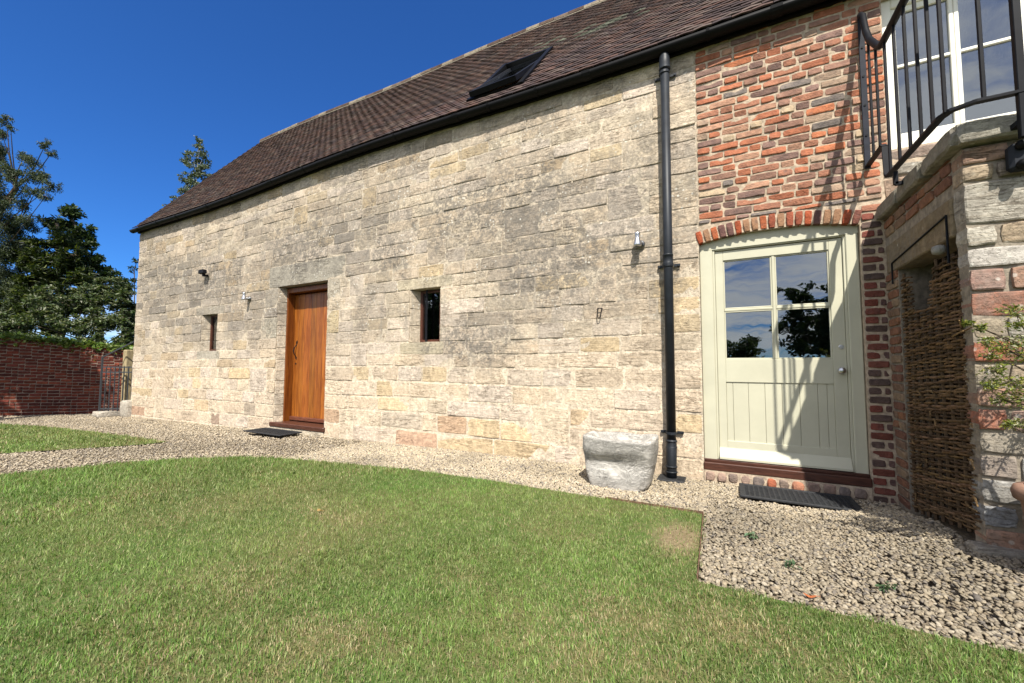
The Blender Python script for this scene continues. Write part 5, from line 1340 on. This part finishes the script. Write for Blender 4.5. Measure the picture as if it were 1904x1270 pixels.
# ---------------------------------------------------------------- grass
DRY = [(-.49, -2.46, .22, .2, .8), (-.5, -2.8, .3, .16, .6), (-2.4, -2.3, .4, .16, .7), (-2.1, -3.1, .3, .16, .7), (-1.2, -2.58, .16, .12, .5), (-1.35, -3.15, .22, .14, .8), (-3.5, -2.85, .3, .3, .5), (.05, -2.37, .25, .14, .6), (-1.1, -1.85, .3, .12, .45), (-2.0, -3.5, .3, .15, .5)]      # worn, straw coloured spots
def blades(name, poly, zones, label, seed, loc):
    rs = np.random.RandomState(seed); VV, TT, CC = [], [], []; base = 0
    for (box, dens, dmin, dmax, hgt, wid, seg) in zones:
        n = int((box[1] - box[0]) * (box[3] - box[2]) * dens)
        x = rs.uniform(box[0], box[1], n); y = rs.uniform(box[2], box[3], n)
        ok, d = frust(x, y); ok &= (d >= dmin) & (d < dmax); x, y, d = x[ok], y[ok], d[ok]
        k = inpoly(x + (vnoise(x * 17, y * 17, 7) - .5) * .06 + rs.normal(0, .008, len(x)), y + (vnoise(x * 15 + 5, y * 15, 8) - .5) * .06 + rs.normal(0, .008, len(x)), poly); x, y, d = x[k], y[k], d[k]
        bare = np.exp(-(((x + .33) / .20) ** 2 + ((y + 1.52) / .33) ** 2)); k = rs.rand(len(x)) > bare * .72; x, y, d = x[k], y[k], d[k]
        bare = np.exp(-(((x + .33) / .28) ** 2 + ((y + 1.52) / .42) ** 2)); m = len(x)
        n1 = vnoise(x * .9 + 3, y * .9 + 5, seed + 1) * .55 + vnoise(x * 2.7, y * 2.7, seed + 2) * .3 + vnoise(x * 8, y * 8, seed + 3) * .15
        n2 = vnoise(x * 1.6 + 11, y * 1.6, seed + 4); n3 = vnoise(x * 22, y * 22, seed + 5)
        patch = sum(w_ * np.exp(-(((x - px_) / sx_) ** 2 + ((y - py_) / sy_) ** 2)) for px_, py_, sx_, sy_, w_ in DRY) * (.45 + 1.1 * vnoise(x * 6, y * 6, seed + 12))
        dry = np.clip((n1 - .50) * 3.2, 0, 1) * .6 + .08 + bare * .5 + patch
        isdry = rs.rand(m) < dry * .75
        gcol = np.array([(.135, .205, .045), (.11, .18, .04), (.16, .225, .055), (.215, .26, .095), (.08, .135, .034)])[rs.randint(0, 5, m)] * (.85 + .42 * n2[:, None]) * (.84 + .32 * n3[:, None]) * (1 + np.clip((vnoise(x * .8 + 31, y * .8, seed + 9) - .5) * 1.0, -.3, .3)[:, None] * np.array([-.35, .1, -.4]))
        scol = np.array([(.33, .27, .14), (.27, .225, .11), (.40, .33, .20), (.24, .21, .085)])[rs.randint(0, 4, m)]
        c = np.where(isdry[:, None], scol, gcol) * rs.uniform(.6, 1.32, (m, 1))
        c = np.where((rs.rand(m) < .10)[:, None], np.array([(.30, .33, .15)]) * rs.uniform(.8, 1.2, (m, 1)), c)
        H = hgt * rs.uniform(.55, 1.25, m) * (.6 + .75 * n3) * np.where(isdry, .85, 1.0); W = wid * rs.uniform(.7, 1.3, m)
        a = rs.uniform(0, 6.283, m); a = np.where(rs.rand(m) < .3, vnoise(x * 14, y * 14, seed + 6) * 9.0, a); lean = np.abs(rs.normal(0, .55, m)) + .1
        ld = np.stack([np.cos(a), np.sin(a)], 1); b_ = a + rs.uniform(.6, 2.5, m); wd_ = np.stack([np.cos(b_), np.sin(b_)], 1)
        P = np.stack([x, y, ground_z(x, y) + .010], 1)
        def off(dx, dz): return np.concatenate([dx, dz[:, None]], 1)
        L = np.zeros(m)
        bl = P - off(wd_ * (W / 2)[:, None], L); br = P + off(wd_ * (W / 2)[:, None], L)
        tip = P + off(ld * (H * np.sin(np.minimum(lean, 1.35)))[:, None], H * np.cos(np.minimum(lean, 1.35)))
        if seg == 1:
            V = np.stack([bl, br, tip], 1); T = np.array([(0, 1, 2)])
        else:
            mc = P + off(ld * (H * .5 * np.sin(lean * .5))[:, None], H * .55 * np.cos(lean * .5))
            V = np.stack([bl, br, mc - off(wd_ * (W * .42)[:, None], L), mc + off(wd_ * (W * .42)[:, None], L), tip], 1); T = np.array([(0, 1, 3), (0, 3, 2), (2, 3, 4)])
        nv_ = V.shape[1]
        VV.append(V.reshape(-1, 3)); TT.append((T[None] + (np.arange(m) * nv_)[:, None, None]).reshape(-1, 3) + base); CC.append(np.repeat(c, nv_, 0)); base += m * nv_
    o = trimesh(name, np.concatenate(VV), np.concatenate(TT), np.concatenate(CC), GRASS, None, loc); tag(o, label, 'grass', kind='stuff')
blades('grass', LAWN, [((-3.2, 3.4, -4.4, -1.0), 24000, .75, 2.6, .025, .0027, 2), ((-4.4, 2.6, -4.5, -.99), 13000, 2.6, 4.2, .027, .0040, 1), ((-8, 0, -7, -.99), 5200, 4.2, 7.0, .038, .0066, 1), ((-9.5, -3, -8.5, -1.0), 3000, 7.0, 10.5, .040, .010, 1)],
       'mown grass of the large lawn, green with straw coloured patches', 101, (-2, -2.5, 0))
blades('grass', LAWN2, [((-16.8, -7.2, -7.5, -1.3), 2300, 6, 13.5, .036, .012, 1)], 'mown grass of the small wedge shaped lawn by the garden wall', 111, (-10, -2, -.1))
# small weeds in the gravel
for k, (x, y) in enumerate([(.62, -1.72), (.26, -1.62), (.10, -1.28)]):
    rs = np.random.RandomState(200 + k); P = blob(rs, (x, y, gz(x, y) + .025), .035, 26, .6, .4)
    V, T, C = leafcloud(P, .028, [(.06, .11, .05), (.09, .14, .07)], rs, .8, 0, .5)
    o = trimesh('weed', V, T, C, LEAF, None, (x, y, gz(x, y))); tag(o, ['small green weed in the gravel nearest the potted shrub', 'small green weed in the gravel midway between lawn corner and landing', 'small green weed in the gravel before the doormat of the cream door'][k], 'weed', 'weeds in the gravel')

# fallen leaves
for k, (x, y, col_, lab) in enumerate([(.30, -1.93, (.42, .13, .05), 'fallen orange leaf on the gravel beside the lawn edge'), (-2.6, -2.3, (.34, .22, .08), 'small tan fallen leaf lying out on the open lawn')]):
    z = gz(x, y) + (.022 if k == 0 else .036); mb = MB(); n = 10; V = []
    for i in range(n):
        a = 2 * math.pi * i / n; rr = .017 * (1 + .25 * math.cos(2 * a)) * (1 + .12 * math.sin(5 * a)); V.append((x + rr * math.cos(a) * 1.3, y + rr * math.sin(a) * .8, z + .006 * math.cos(2 * a + k)))
    mb.add([(x, y, z - .002)] + V, [(0, i + 1, (i + 1) % n + 1) for i in range(n)]); mb.tube([(x + .02, y, z + .004), (x + .04, y + .006, z + .002)], .0012, 4)
    tag(mb.build('fallen_leaf', LEAF, None, color=col_), lab, 'leaf', 'fallen leaves')
